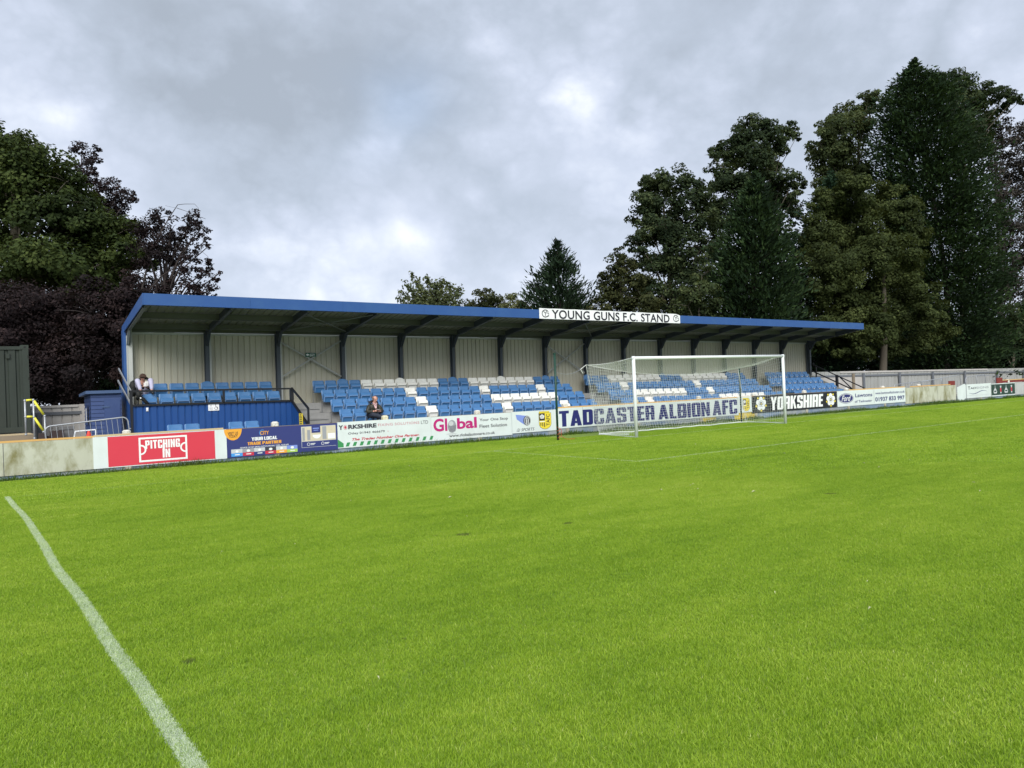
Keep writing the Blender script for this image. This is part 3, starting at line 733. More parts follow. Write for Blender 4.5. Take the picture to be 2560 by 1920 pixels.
# ------------------------------------------------------------------ seats
def seat_meshes(tone):
    c, rim = (M['seat_white'], M['seat_rimw']) if tone == 'white' else (M['seat_blue'], M['seat_rim'])
    out = {}
    for tall in (0, 1):
        b = MB(); nx = 8; hw = .217; z0 = .44; zt = .80; rr = .045
        rows = [z0, .50, .58, .66, .72, .757, .785, zt]
        fr, bk = [], []
        for z in rows:
            inset = 0 if z < zt - rr else rr - math.sqrt(max(rr * rr - (z - (zt - rr)) ** 2, 0))
            if z > .79: inset = rr
            inset += (z0 + .1 - z) * .12 if z < z0 + .1 else 0
            for i in range(nx + 1):
                t = -1 + 2 * i / nx
                x = t * (hw - inset)
                zz_ = z + (tall * .055 * (1 - t * t) if z > .70 else 0) * ((z - .70) / .10 if z > .70 else 0)
                y = -.055 + (z - z0) * .16 + .020 * (1 - t * t)
                fr.append((x, y, zz_)); bk.append((x * .99, y + .016, zz_))
        n = nx + 1; m_ = len(rows); L = len(fr); fs = []
        for j in range(m_ - 1):
            for i in range(nx):
                q = j * n + i
                fs.append((q, q + 1, q + n + 1, q + n)); fs.append((L + q + n, L + q + n + 1, L + q + 1, L + q))
        for i in range(nx):
            q = (m_ - 1) * n + i; fs.append((q, q + 1, L + q + 1, L + q)); fs.append((L + i, L + i + 1, i + 1, i))
        for j in range(m_ - 1):
            q = j * n; fs.append((q, q + n, L + q + n, L + q)); q += nx; fs.append((L + q, L + q + n, q + n, q))
        b.add(fr + bk, fs)
        out['back%d' % tall] = b.mesh(tone + '_backrest', c, True)
    def pan(down):
        b = MB()
        prof = [(-.070, .385), (-.112, .360), (-.172, .565), (-.165, .602), (-.128, .655), (-.072, .668)]
        b.cur = 0
        b.prism([p for p in prof], 'x', -.188, .188)
        b.cur = 1
        fy = lambda z: -.112 - (z - .36) / .205 * .060
        dp = .034
        def bar(x0, x1, z0, z1):
            b.add([(x0, fy(z0) - dp, z0), (x1, fy(z0) - dp, z0), (x1, fy(z1) - dp, z1), (x0, fy(z1) - dp, z1), (x0, fy(z0) + .002, z0), (x1, fy(z0) + .002, z0), (x1, fy(z1) + .002, z1), (x0, fy(z1) + .002, z1)],
                  [(0, 1, 2, 3), (0, 4, 5, 1), (1, 5, 6, 2), (2, 6, 7, 3), (3, 7, 4, 0)])
        bar(-.15, .15, .540, .562); bar(-.188, -.166, .375, .525); bar(.166, .188, .375, .525)
        for sx in (-1, 1): b.add([(sx * .188, fy(.525) - dp, .525), (sx * .166, fy(.525) - dp, .525), (sx * .15, fy(.54) - dp, .540), (sx * .15, fy(.562) - dp, .562),
                                  (sx * .188, fy(.525), .525), (sx * .166, fy(.525), .525), (sx * .15, fy(.54), .540), (sx * .15, fy(.562), .562)], [(0, 1, 2, 3), (0, 3, 7, 4), (1, 2, 6, 5)])
        b.cur = 0
        for sx in (-1, 1): b.add([(sx * .1885, -.10, .42), (sx * .1885, -.15, .55), (sx * .1885, -.09, .62), (sx * .1885, -.075, .45)], [(0, 1, 2, 3)])
        if down:
            piv = Vector((0, -.07, .41)); Rm = Matrix.Rotation(R(72), 3, 'X')
            b.v = [tuple(piv + Rm @ (Vector(v) - piv)) for v in b.v]
        return b.mesh(tone + '_seat_pan', [c, rim])
    out['pan'] = pan(False); out['down'] = pan(True)
    b = MB()
    for sx in (-1, 1):
        x = sx * .224
        b.box(x - .005, x + .005, -.075, -.035, .01, .60)
        b.box(x - .005, x + .005, -.12, .06, .0, .012)
        b.box(x - .006, x + .006, -.12, -.05, .36, .42)
    b.beam((-.23, -.055, .37), (.23, -.055, .37), .03, .03)
    out['frame'] = b.mesh('seat_frame', M['bracket'])
    return out
SM = {t: seat_meshes(t) for t in ('blue', 'white')}
b = MB(); z = .615
b.add([(-.05, -.176, .490), (.05, -.176, .490), (.05, -.186, .548), (-.05, -.186, .548)], [(0, 1, 2, 3)])
b.add([(-.05, -.1695, .490), (.05, -.1695, .490), (.05, -.1795, .548), (-.05, -.1795, .548)], [(3, 2, 1, 0)])
ST = b.mesh('number_sticker', M['sticker'])
ORD = ['first', 'second', 'third', 'fourth', 'fifth', 'sixth', 'seventh', 'eighth', 'ninth', 'tenth', 'eleventh', 'twelfth', 'thirteenth', 'fourteenth', 'fifteenth',
       'sixteenth', 'seventeenth', 'eighteenth', 'nineteenth', 'twentieth', 'twenty-first', 'twenty-second', 'twenty-third', 'twenty-fourth']
RB = [7.18, 7.94, 8.77, 9.60]
def seat(tone, a, bb, z, label, group, tall=0, down=False, sticker=False):
    r = empty('tip_up_chair', S(a, bb, z), (SROT[0], SROT[1] + random.uniform(-.006, .006), SROT[2] + random.uniform(-.02, .02)))
    tag(r, label, 'chair', group)
    m_ = SM[tone]
    link('backrest', m_['back%d' % tall], r); p = link('seat_pan', m_['down' if down else 'pan'], r)
    if not down: p.rotation_euler = (random.uniform(-.06, .03), 0, 0)
    link('frame', m_['frame'], r)
    if sticker: link('number_sticker', ST, p)
def row(block, rowname, k, a0, pitch, pattern, group, skip=(), sticker=False, talls=False, down=()):
    for i, ch in enumerate(pattern):
        if i in skip: continue
        a = a0 + pitch * (i + .5)
        tall = 0
        if talls and any(abs(a - c) < pitch * .55 and abs(a - c) == min(abs(a0 + pitch * (j + .5) - c) for j in range(len(pattern))) for c in COLA): tall = 1
        tone = 'white' if ch == 'w' else 'blue'
        lab = f"{tone} tip-up seat{' with round-topped back' if tall else ''}, {ORD[i]} from the left, {rowname} row, {block}"
        seat(tone, a, RB[k], TZ[k], lab, group, tall, i in down, sticker)
bl = 'b'
# middle block (the man sits here)
pM, aM = .4713, -6.78
G = 'seats of the block where the man sits'
blk = 'block with the man'
row(blk, 'back', 3, aM, pM, 'bbbb' + 'w' * 7 + 'bbb' + 'w' * 7 + 'bbb', G, talls=True)
row(blk, 'third', 2, aM, pM, 'b' * 7 + 'w' + 'b' * 6 + 'w' + 'b' * 5 + 'w' + 'bbb', G)
row(blk, 'second', 1, aM, pM, 'b' * 7 + 'w' + 'b' * 6 + 'w' * 7 + 'bbb', G)
row(blk, 'front', 0, aM, pM, 'b' * 7 + 'w' + 'b' * 6 + 'w' + 'b' * 5 + 'w' + 'bbb', G, down=(2,))
# block behind the goal
pG, aG = .4836, 5.96
G = 'seats of the block behind the goal'; blk = 'behind the goal net'
row(blk, 'back', 3, aG, pG, 'bbb' + 'w' * 7 + 'bbb' + 'w' * 7 + 'bbb', G, talls=True)
row(blk, 'third', 2, aG, pG, 'bbb' + 'w' + 'b' * 9 + 'w' + 'b' * 9, G)
row(blk, 'second', 1, aG, pG, 'bbb' + 'w' * 7 + 'bbb' + 'w' + 'b' * 9, G)
row(blk, 'front', 0, aG, pG, 'bbb' + 'w' + 'b' * 9 + 'w' * 7 + 'bbb', G)
# right-hand end block
G = 'seats of the far end block with number stickers'; blk = 'far end block'
row(blk, 'back', 3, 18.87, .479, 'b' * 8, G, sticker=True)
for k, nm in ((2, 'third'), (1, 'second'), (0, 'front')):
    row(blk, nm, k, 18.04, .4727, 'b' * 10, G, sticker=k > 0)
# raised left block
G = 'seats of the raised block above the blue panel'; blk = 'raised block'
row(blk, 'back', 3, -12.60, .4863, 'b' * 9, G, talls=True, down=(0,))
row(blk, 'front', 2, -12.60, .4865, 'b' * 9, G)
for i, (a, nm) in enumerate([(-12.10, 'leftmost'), (-11.63, 'second from the left'), (-10.37, 'third from the left'), (-9.89, 'rightmost')]):
    seat('blue', a, 6.5, .12, f"pale blue tip-up seat before the blue panel, {nm} of the four", 'four seats in front of the blue panel')
# ================================================================== LETTERING
_fc = {}
def glyphs(s, offset=0.0, shear=0.0, space=1.0):
    key = (s, offset, shear, space)
    if key in _fc: return _fc[key]
    cu = bpy.data.curves.new('t', 'FONT'); cu.body = s; cu.size = 1; cu.offset = offset; cu.shear = shear; cu.space_character = space
    cu.resolution_u = 4
    ob = bpy.data.objects.new('t', cu); COL.objects.link(ob)
    bpy.context.view_layer.update()
    me = bpy.data.meshes.new_from_object(ob.evaluated_get(bpy.context.evaluated_depsgraph_get()))
    bpy.data.objects.remove(ob)
    v = np.empty(len(me.vertices) * 3); me.vertices.foreach_get('co', v); v = v.reshape(-1, 3)[:, :2]
    f = [tuple(p.vertices) for p in me.polygons]
    bpy.data.meshes.remove(me)
    _fc[key] = (v, f); return v, f
def text(name, s, x0, z0, x1, z1, y, m, parent, off=0.0, shear=0.0, space=1.0):
    """lettering that fills the rectangle (x0,z0)-(x1,z1) of the parent's face y"""
    v, f = glyphs(s, off, shear, space)
    lo, hi = v.min(0), v.max(0)
    X = x0 + (v[:, 0] - lo[0]) / (hi[0] - lo[0]) * (x1 - x0); Z = z0 + (v[:, 1] - lo[1]) / (hi[1] - lo[1]) * (z1 - z0)
    me = bpy.data.meshes.new(name); me.from_pydata([(float(a), float(y), float(c)) for a, c in zip(X, Z)], [], f); me.materials.append(m)
    return link(name, me, parent)
def disc(b, cx, cz, rx, rz, y, n=24, a0=0, a1=360):
    vs = [(cx, y, cz)] + [(cx + rx * math.cos(R(a0 + (a1 - a0) * i / n)), y, cz + rz * math.sin(R(a0 + (a1 - a0) * i / n))) for i in range(n + 1)]
    b.add(vs, [(0, i + 1, i + 2) for i in range(n)])
def ring(b, cx, cz, rx, rz, w, y, n=28, a0=0, a1=360):
    vs = []
    for i in range(n + 1):
        a = R(a0 + (a1 - a0) * i / n)
        vs += [(cx + rx * math.cos(a), y, cz + rz * math.sin(a)), (cx + (rx - w) * math.cos(a), y, cz + (rz - w) * math.sin(a))]
    b.add(vs, [(2 * i, 2 * i + 2, 2 * i + 3, 2 * i + 1) for i in range(n)])
def rect(b, x0, x1, z0, z1, y, sk=0.0): b.add([(x0, y, z0), (x1, y, z0), (x1 + sk, y, z1), (x0 + sk, y, z1)], [(0, 1, 2, 3)])
def poly(b, pts, y): b.add([(x, y, z) for x, z in pts], [tuple(range(len(pts)))])
def strip(b, pts, w, y):           # a drawn stroke
    vs = []
    for i, (x, z) in enumerate(pts):
        x0, z0 = pts[max(i - 1, 0)]; x1, z1 = pts[min(i + 1, len(pts) - 1)]
        d = math.hypot(x1 - x0, z1 - z0) or 1; ww = w[i] if isinstance(w, list) else w
        vs += [(x - (z1 - z0) / d * ww / 2, y, z + (x1 - x0) / d * ww / 2), (x + (z1 - z0) / d * ww / 2, y, z - (x1 - x0) / d * ww / 2)]
    b.add(vs, [(2 * i, 2 * i + 1, 2 * i + 3, 2 * i + 2) for i in range(len(pts) - 1)])
# heavy condensed capitals, drawn as plain block shapes
def heavy(s, gap=.085):
    V_, F_ = [], []; x = 0.0; t, h = .235, .175
    def P(pts): n = len(V_); V_.extend([(x + a, c) for a, c in pts]); F_.append(tuple(range(n, n + len(pts))))
    def B(x0, x1, z0, z1, ch='', c=.075):
        pts = []
        for k, (a, q, dx, dz) in enumerate(((x0, z0, 1, 1), (x1, z0, -1, 1), (x1, z1, -1, -1), (x0, z1, 1, -1))):
            if str(k) in ch:
                e = [(a + dx * c, q), (a + dx * c * .3, q + dz * c * .3), (a, q + dz * c)]
                pts += e if k in (1, 3) else e[::-1]
            else: pts.append((a, q))
        P(pts)
    for chn in s:
        w = .58
        if chn == ' ': x += .22; continue
        if chn == 'I': w = t; B(0, t, 0, 1)
        elif chn == 'T': w = .54; B(0, w, 1 - h, 1); B(w / 2 - t / 2, w / 2 + t / 2, 0, 1 - h)
        elif chn == 'L': w = .45; B(0, t, 0, 1); B(t, w, 0, h)
        elif chn in 'EF':
            w = .46; B(0, t, 0, 1); B(t, w, 1 - h, 1); B(t, w - .03, .43, .43 + h - .01)
            if chn == 'E': B(t, w, 0, h)
        elif chn == 'H': B(0, t, 0, 1); B(w - t, w, 0, 1); B(t, w - t, .42, .58)
        elif chn == 'N': B(0, t - .02, 0, 1); B(w - t + .02, w, 0, 1); P([(t - .02, 1), (t - .02, .55), (w - t + .02, 0), (w - t + .02, .45)])
        elif chn == 'A': w = .64; P([(0, 0), (t, 0), (.40, 1), (.20, 1)]); P([(w - t, 0), (w, 0), (w - .20, 1), (w - .40, 1)]); B(.17, w - .17, .17, .31)
        elif chn == 'Y': w = .60; P([(0, 1), (.20, .40), (.40, .40), (.21, 1)]); P([(w - .21, 1), (.20, .40), (.40, .40), (w, 1)]); B(.30 - t / 2, .30 + t / 2, 0, .40)
        elif chn == 'K': w = .60; B(0, t, 0, 1); P([(t, .62), (t, .36), (w - .02, 1), (w - .24, 1)]); P([(.25, .52), (w - .21, 0), (w, 0), (.38, .66)])
        elif chn == 'O': B(0, t, 0, 1, '03', .10); B(w - t, w, 0, 1, '12', .10); B(t, w - t, 1 - h + .02, 1); B(t, w - t, 0, h - .02)
        elif chn == 'U': B(0, t, 0, 1, '0', .10); B(w - t, w, 0, 1, '1', .10); B(t, w - t, 0, h)
        elif chn == 'D': B(0, t, 0, 1); B(w - t, w, 0, 1, '12', .12); B(t, w - t, 1 - h, 1); B(t, w - t, 0, h)
        elif chn in 'CG':
            B(0, t, 0, 1, '03', .10); B(t, w - t, 1 - h + .02, 1); B(t, w - t, 0, h - .02); B(w - t, w, .62, 1, '2', .10); B(w - t, w, 0, .38, '1', .10)
            if chn == 'G': B(w - t - .08, w, .38, .50)
        elif chn in 'PRB':
            B(0, t, 0, 1); B(t, w - t, 1 - h, 1); B(t, w - t, .40, .54); B(w - t, w, .42, 1, '12' if chn == 'P' else '2', .10)
            if chn == 'R': B(w - t, w - .01, 0, .42)
            if chn == 'B': B(w - t, w + .02, 0, .50, '1', .10); B(t, w - t, 0, h)
        elif chn == 'S':
            B(0, t, .46, 1, '03', .10); B(w - t, w, 0, .56, '12', .10); B(t, w - t, 1 - h + .02, 1); B(t, w - t, 0, h - .02); P([(t, .46), (w - t, .36), (w - t, .56), (t, .66)])
            B(w - t, w, .68, 1, '2', .10); B(0, t, 0, .32, '0', .10)
        x += w + gap
    return np.array(V_), F_
def htext(s, x0, z0, x1, z1, y, m, parent, gap=.085, shear=0.0):
    v, f = heavy(s, gap); v = v.copy(); v[:, 0] += v[:, 1] * shear
    lo, hi = v.min(0), v.max(0)
    X = x0 + (v[:, 0] - lo[0]) / (hi[0] - lo[0]) * (x1 - x0); Z = z0 + (v[:, 1] - lo[1]) / (hi[1] - lo[1]) * (z1 - z0)
    me = bpy.data.meshes.new('lettering'); me.from_pydata([(float(a), float(y - .0003 * (i % 3)), float(c)) for i, (a, c) in enumerate(zip(X, Z))], [], f); me.materials.append(m)
    return link('lettering', me, parent)
def Lq(s0, u, v):
    s, z = onw(u, v); return s - s0, z
def board(u0, u1, z0, z1, m, label, tilt=0.0, thick=.02, dz0=0.0):
    s0 = onw(u0, 1040)[0]; s1 = onw(u1, 1000)[0]
    if isinstance(z0, tuple): pass
    r = empty('advertising_board', Wp(s0, 0, 0), (0, 0, WROT)); tag(r, label, 'advertising board', 'advertising boards along the pitch wall')
    MB().box(.004, s1 - s0 - .004, 0, thick, z0, z1).build('panel', m, r)
    return r, s0, s1 - s0
def hq(r, s0, s, u0, v0, u1, v1, m, y=-.003, gap=.06, shear=0.0):
    a = Lq(s0, u0, v0); c = Lq(s0, u1, v1)
    return htext(s, a[0], a[1], c[0], c[1], y, m, r, gap, shear)
def tq(r, s0, s, u0, v0, u1, v1, m, off=0.0, shear=0.0, name='lettering', y=-.003, space=1.0):
    a = Lq(s0, u0, v0); c = Lq(s0, u1, v1)
    return text(name, s, a[0], a[1], c[0], c[1], y, m, r, off, shear, space)

# --- red board
r, s0, w = board(229, 563, .10, .885, M['board_white'], 'red advertising board with white ends reading PITCHING IN')
x0, x1 = onw(268.5, 1093)[0] - s0, onw(536, 1075)[0] - s0
b = MB(); rect(b, x0, x1, .122, .872, -.003); b.build('red_panel', M['board_red'], r)
fx0, fz1 = Lq(s0, 346, 1094.5); fx1, _ = Lq(s0, 467, 1088); fz0 = Lq(s0, 348, 1156)[1]
b = MB(); t = .045
rect(b, fx0, fx1, fz1 - t, fz1, -.006); rect(b, fx0, fx1, fz0, fz0 + t, -.006); rect(b, fx0, fx0 + t, fz0 + t, fz1 - t, -.006); rect(b, fx1 - t, fx1, fz0 + t, fz1 - t, -.006)
zc = (fz0 + fz1) / 2
ring(b, fx0 + t, zc, .13, .13, .04, -.0062, 16, -90, 90); ring(b, fx1 - t, zc, .13, .13, .04, -.0062, 16, 90, 270)
b.build('pitch_outline', M['ink_white'], r)
hq(r, s0, 'PITCHING', 363.4, 1122.5, 449.3, 1096, M['ink_white'], y=-.0065, gap=.10)
hq(r, s0, 'IN', 407, 1144, 425, 1121, M['ink_white'], y=-.0065, gap=.10)
a = Lq(s0, 407, 1127); b = MB(); c = Lq(s0, 411.3, 1108); rect(b, a[0], c[0], a[1], c[1], -.0068); b.build('lettering', M['ink_white'], r)
# --- navy board
r, s0, w = board(564, 841.5, .11, .88, M['board_navy'], 'navy advertising board reading YOUR LOCAL TRADE PARTNER with a bathroom picture')
c = Lq(s0, 582, 1072.5)
b = MB(); disc(b, c[0], .879, .235, .30, -.003, 24, 180, 360); b.build('yellow_flash', M['ink_orange'], r)
tq(r, s0, 'VISIT US', 569, 1088, 595, 1079, M['ink_black'], .01, y=-.006); tq(r, s0, 'TODAY!', 572, 1095, 593, 1086.8, M['ink_black'], .01, y=-.006)
tq(r, s0, 'CITY', 650.5, 1087.3, 672, 1076.8, M['ink_orange'], .02)
b = MB(); c = Lq(s0, 656, 1082); ring(b, c[0], c[1], .085, .085, .014, -.0035, 16, 60, 240); b.build('logo_arc', M['ink_blue'], r)
hq(r, s0, 'YOUR LOCAL', 629, 1101.9, 692.6, 1089.3, M['ink_white']); hq(r, s0, 'TRADE PARTNER', 619, 1113.4, 703, 1099.8, M['ink_orange'])
tq(r, s0, 'GEORGE CAYLEY DRIVE, CLIFTON MOORE, YORK, YO30 4XE', 600.2, 1121.9, 721.5, 1109.4, M['ink_white'], .012)
tiles = [('ink_lgrey', 'ink_blue'), ('ink_grey', 'ink_red'), ('ink_lgrey', 'board_navy'), ('ink_dark', 'ink_red'), ('ink_lgrey', 'ink_orange'), ('ink_lblue', 'ink_lime')]
xa, xb = Lq(s0, 578, 1130)[0], Lq(s0, 744, 1120)[0]; zb = Lq(s0, 578, 1143)[1] + .008; zt = zb + .195; st_ = (xb - xa) / 6
for i, (p, q) in enumerate(tiles):
    b = MB(); rect(b, xa + i * st_, xa + (i + 1) * st_ - .004, zb + .09, zt, -.003); b.build('product_picture', M[p], r)
    b = MB(); rect(b, xa + i * st_, xa + (i + 1) * st_ - .004, zb, zb + .09, -.003); b.build('product_strip', M[q], r)
    cx = xa + (i + .5) * st_; b = MB(); disc(b, cx, zb + .135, .04 + .01 * (i % 2), .035, -.005, 12); rect(b, cx - .06, cx + .07, zb + .035, zb + .058, -.005)
    b.build('product_mark', M['ink_white'], r)
xa, za = Lq(s0, 754.5, 1122.5); xb, zt = Lq(s0, 838.5, 1062)
b = MB(); rect(b, xa, xb, za + .03, zt, -.003); b.build('photo_border', M['ink_lgrey'], r)
b = MB(); rect(b, xa + .01, xb, za + .04, za + .20, -.005); b.build('photo_caption', M['board_navy'], r)
b = MB(); rect(b, xa + .02, xb, za + .21, zt - .012, -.005); b.build('bathroom_photo', M['ink_tan'], r)
b = MB(); rect(b, xa + .03, xa + .10, za + .23, zt - .03, -.007); rect(b, xa + .62, xa + .74, za + .24, zt - .02, -.007); rect(b, xa + .17, xa + .26, za + .24, zt - .1, -.007); b.build('photo_detail', M['ink_grey'], r)
b = MB(); disc(b, xa + .45, za + .36, .12, .09, -.008, 18, 180, 360); rect(b, xa + .33, xa + .58, za + .36, za + .38, -.008); rect(b, xa + .78, xb - .02, za + .24, za + .40, -.008); b.build('photo_bath', M['ink_white'], r)
b = MB(); rect(b, xa + .30, xa + .56, zt - .19, zt + .0, -.009); b.build('photo_label', M['board_navy'], r)
b = MB(); rect(b, xa + .34, xa + .52, zt - .08, zt - .05, -.0105); rect(b, xa + .36, xa + .50, zt - .13, zt - .11, -.0105); b.build('label_lines', M['ink_lblue'], r)
b = MB()
for k in (0, 1):
    cx = xa + .20 + k * .42; ring(b, cx, za + .12, .045, .045, .01, -.007, 16); rect(b, cx + .06, cx + .20, za + .125, za + .142, -.007); rect(b, cx + .06, cx + .17, za + .095, za + .108, -.007)
b.build('caption_icons', M['ink_white'], r)
# --- white trade board
r, s0, w = board(841.5, 1075.5, .135, .895, M['board_white'], 'white advertising board for a fixings firm with green dashes along its foot')
tq(r, s0, 'Y', 846.5, 1075.3, 857.5, 1063, M['ink_dark'], .05); tq(r, s0, 'RKSHIRE', 870.4, 1073.2, 941, 1057.8, M['ink_dark'], .05)
c = Lq(s0, 863.4, 1068.5)
b = MB(); disc(b, *c, .035, .04, -.003); b.build('target', M['ink_red'], r)
b = MB(); ring(b, *c, .060, .068, .012, -.003); b.build('target_ring', M['ink_pink'], r)
tq(r, s0, 'FIXING SOLUTIONS', 945.2, 1065.9, 1048, 1053, M['ink_pink'], .006, space=1.1); tq(r, s0, 'LTD', 1052.6, 1060, 1069.8, 1050.6, M['ink_dark'])
tq(r, s0, 'Otley 01943 466679', 870.4, 1088.4, 961.7, 1075, M['ink_dark'], .016, space=1.05)
b = MB(); c = Lq(s0, 970, 1078); disc(b, *c, .012, .013, -.003); b.build('dot', M['ink_red'], r)
tq(r, s0, 'The Trades Number One Partner.', 880.3, 1102.1, 1048, 1083.5, M['ink_red'], .03, .35)
b = MB()
for k in range(13):
    u = 720 + (613 + k * 74.2) / 4.254; v = 880 + (1006 - k * 6.0) / 4.254
    x, z = Lq(s0, u, v); rect(b, x, x + .10, z, z + .115, -.003, .05)
x, z = Lq(s0, 843.2, 1121); poly(b, [(.006, z + .02), (.18, z + .02), (.18, z + .13), (.006, z + .26)], -.003); b.build('stripe_pattern', M['ink_green'], r)
# --- global
r, s0, w = board(1075.5, 1278, .135, .885, M['board_white'], 'white advertising board with large magenta name Global and a grey wire sphere')
tq(r, s0, 'Gl', 1084, 1080, 1117.3, 1045.6, M['ink_magenta'], .03); tq(r, s0, 'bal', 1143, 1073, 1191.3, 1042.2, M['ink_magenta'], .03)
c = Lq(s0, 1130, 1066); b = MB(); disc(b, c[0], c[1], .155, .205, -.003, 28); b.build('sphere_logo', M['ink_grey'], r)
b = MB(); disc(b, c[0] - .03, c[1] + .09, .085, .08, -.005, 18); b.build('sphere_glint', M['ink_lgrey'], r)
b = MB()
for k in range(5):
    t = -.10 + k * .05
    strip(b, [(c[0] + t + .04 * math.sin(q * .5) , c[1] - .17 + q * .035) for q in range(7)], .007, -.0055)
for k in range(4):
    z = c[1] - .14 + k * .045; ww = .15 * math.sqrt(max(1 - ((z - c[1]) / .2) ** 2, 0)); strip(b, [(c[0] - ww, z + .02), (c[0], z - .012), (c[0] + ww, z + .02)], .007, -.0055)
b.build('sphere_wires', M['ink_dark'], r)
b = MB(); disc(b, c[0] - .03, c[1] - .235, .20, .016, -.003); b.build('sphere_ground', M['ink_lgrey'], r)
tq(r, s0, 'Your One Stop', 1198.8, 1055.4, 1269.3, 1042, M['ink_dark'], .012); tq(r, s0, 'Fleet Solution', 1198.8, 1070, 1267, 1057, M['ink_dark'], .012)
tq(r, s0, 'www.globalautocare.co.uk', 1123.2, 1095.6, 1237, 1077.5, M['ink_black'], .014)
# --- sports board with crest
def crest(r, cx, z0, z1, w, y=-.003):
    x0, x1 = cx - w / 2, cx + w / 2; h = z1 - z0; zt = z1 - h * .10
    sh = [(x0, zt)] + [(x0, z0 + h * .30)] + [(cx + (w / 2) * math.cos(R(a)), z0 + h * .30 + h * .30 * math.sin(R(a))) for a in range(200, 341, 20)] + [(x1, z0 + h * .30), (x1, zt)]
    b = MB(); poly(b, [(cx + (x - cx) * 1.05, zt + (z - zt) * 1.03 + .006) for x, z in sh], y); rect(b, x0, x1 - w * .12, z1 - h * .095, z1, y); b.build('crest_edge', M['ink_black'], r)
    b = MB(); poly(b, sh, y - .002); rect(b, x0 + .006, x1 - w * .12 - .006, z1 - h * .085, z1 - .006, y - .002); b.build('crest_shield', M['ink_yellow'], r)
    b = MB(); rect(b, x0 + .008, cx - .01, z0 + h * .48, zt - .01, y - .004)
    for k in range(3): q = x0 + w * (.09 + .16 * k); rect(b, q, q + w * .075, z0 + h * (.20 - .05 * k), z0 + h * .36, y - .004)
    b.build('crest_stripes', M['ink_black'], r)
    b = MB()
    rc = (x0 + w * .25, z0 + h * .70)
    for k in range(5):
        a = R(90 + 72 * k); disc(b, rc[0] + .095 * w * math.cos(a) * 1.1, rc[1] + .06 * h * math.sin(a) * 1.1, w * .10, h * .065, y - .0055, 10)
    rect(b, x0 + .01, cx - .015, z0 + h * .40, z0 + h * .45, y - .004); b.build('crest_rose', M['ink_white'], r)
    v, f = glyphs('TAFC', .015)
    lo, hi = v.min(0), v.max(0); tw = w * .30; th = h * .66; tx = cx + w * .40; tz = z0 + h * .17
    P = [(float(tx - (q[1] - lo[1]) / (hi[1] - lo[1]) * tw), y - .004, float(tz + (q[0] - lo[0]) / (hi[0] - lo[0]) * th)) for q in v]
    me = bpy.data.meshes.new('lettering'); me.from_pydata(P, [], f); me.materials.append(M['ink_black']); link('lettering', me, r)
r, s0, w = board(1278, 1393, .175, .895, M['board_white'], 'short white board with a blue swoosh ball logo and a yellow club crest')
c = Lq(s0, 1317.5, 1051.5)
b = MB(); a = Lq(s0, 1289, 1037)
poly(b, [(a[0], a[1]), (a[0] + .12, a[1] - .01), (a[0] + .32, a[1] - .04), (c[0] + .06, c[1] + .15), (c[0] - .1, c[1] + .12), (c[0] - .11, c[1] - .13), (a[0] + .22, a[1] - .28), (a[0] + .04, a[1] - .16)], -.003); b.build('swoosh', M['ink_lblue'], r)
b = MB(); disc(b, c[0], c[1], .155, .165, -.005, 28); b.build('ball_logo', M['ink_dark'], r)
b = MB(); ring(b, c[0] + .012, c[1], .135, .15, .02, -.007); poly(b, [(c[0] - .045, c[1] - .12), (c[0] - .01, c[1] - .12), (c[0] - .005, c[1] + .05), (c[0] - .06, c[1] + .05)], -.007)
poly(b, [(c[0] + .02, c[1] - .12), (c[0] + .055, c[1] - .12), (c[0] + .075, c[1] + .05), (c[0] + .025, c[1] + .05)], -.007); poly(b, [(c[0] - .08, c[1] + .07), (c[0] + .09, c[1] + .07), (c[0] + .04, c[1] + .10), (c[0] - .05, c[1] + .10)], -.007)
b.build('ball_mark', M['ink_lgrey'], r)
tq(r, s0, 'i2i SPORTS', 1291.6, 1079.3, 1335.8, 1068.5, M['ink_black'], .002, .3)
a = Lq(s0, 1362.5, 1050); z0_ = Lq(s0, 1363, 1072)[1]; z1_ = Lq(s0, 1362, 1028)[1]
crest(r, a[0], z0_, z1_, .50)
# --- long club board
r, s0, w = board(1393, 1845.5, .22, .925, M['board_white'], 'long white board with big navy club name behind the goal net')
hq(r, s0, 'TADCASTER', 1398.6, 1067.4, 1635.4, 1013.4, M['ink_navy'])
hq(r, s0, 'ALBION', 1646.3, 1049.3, 1773.7, 1004.6, M['ink_navy'])
hq(r, s0, 'AFC', 1781.8, 1039, 1842, 998.6, M['ink_navy'])
b = MB()
for u in (1457, 1551, 1753): x = onw(u, 1040)[0] - s0; rect(b, x - .006, x + .006, .225, .92, -.0035)
b.build('panel_joint', M['ink_grey'], r)
r, s0, w = board(1845.5, 1880.5, .30, .96, M['board_white'], 'small white square board with yellow club crest beside the dark green pole')
a = Lq(s0, 1865.5, 1012); crest(r, a[0], .36, .91, .42)
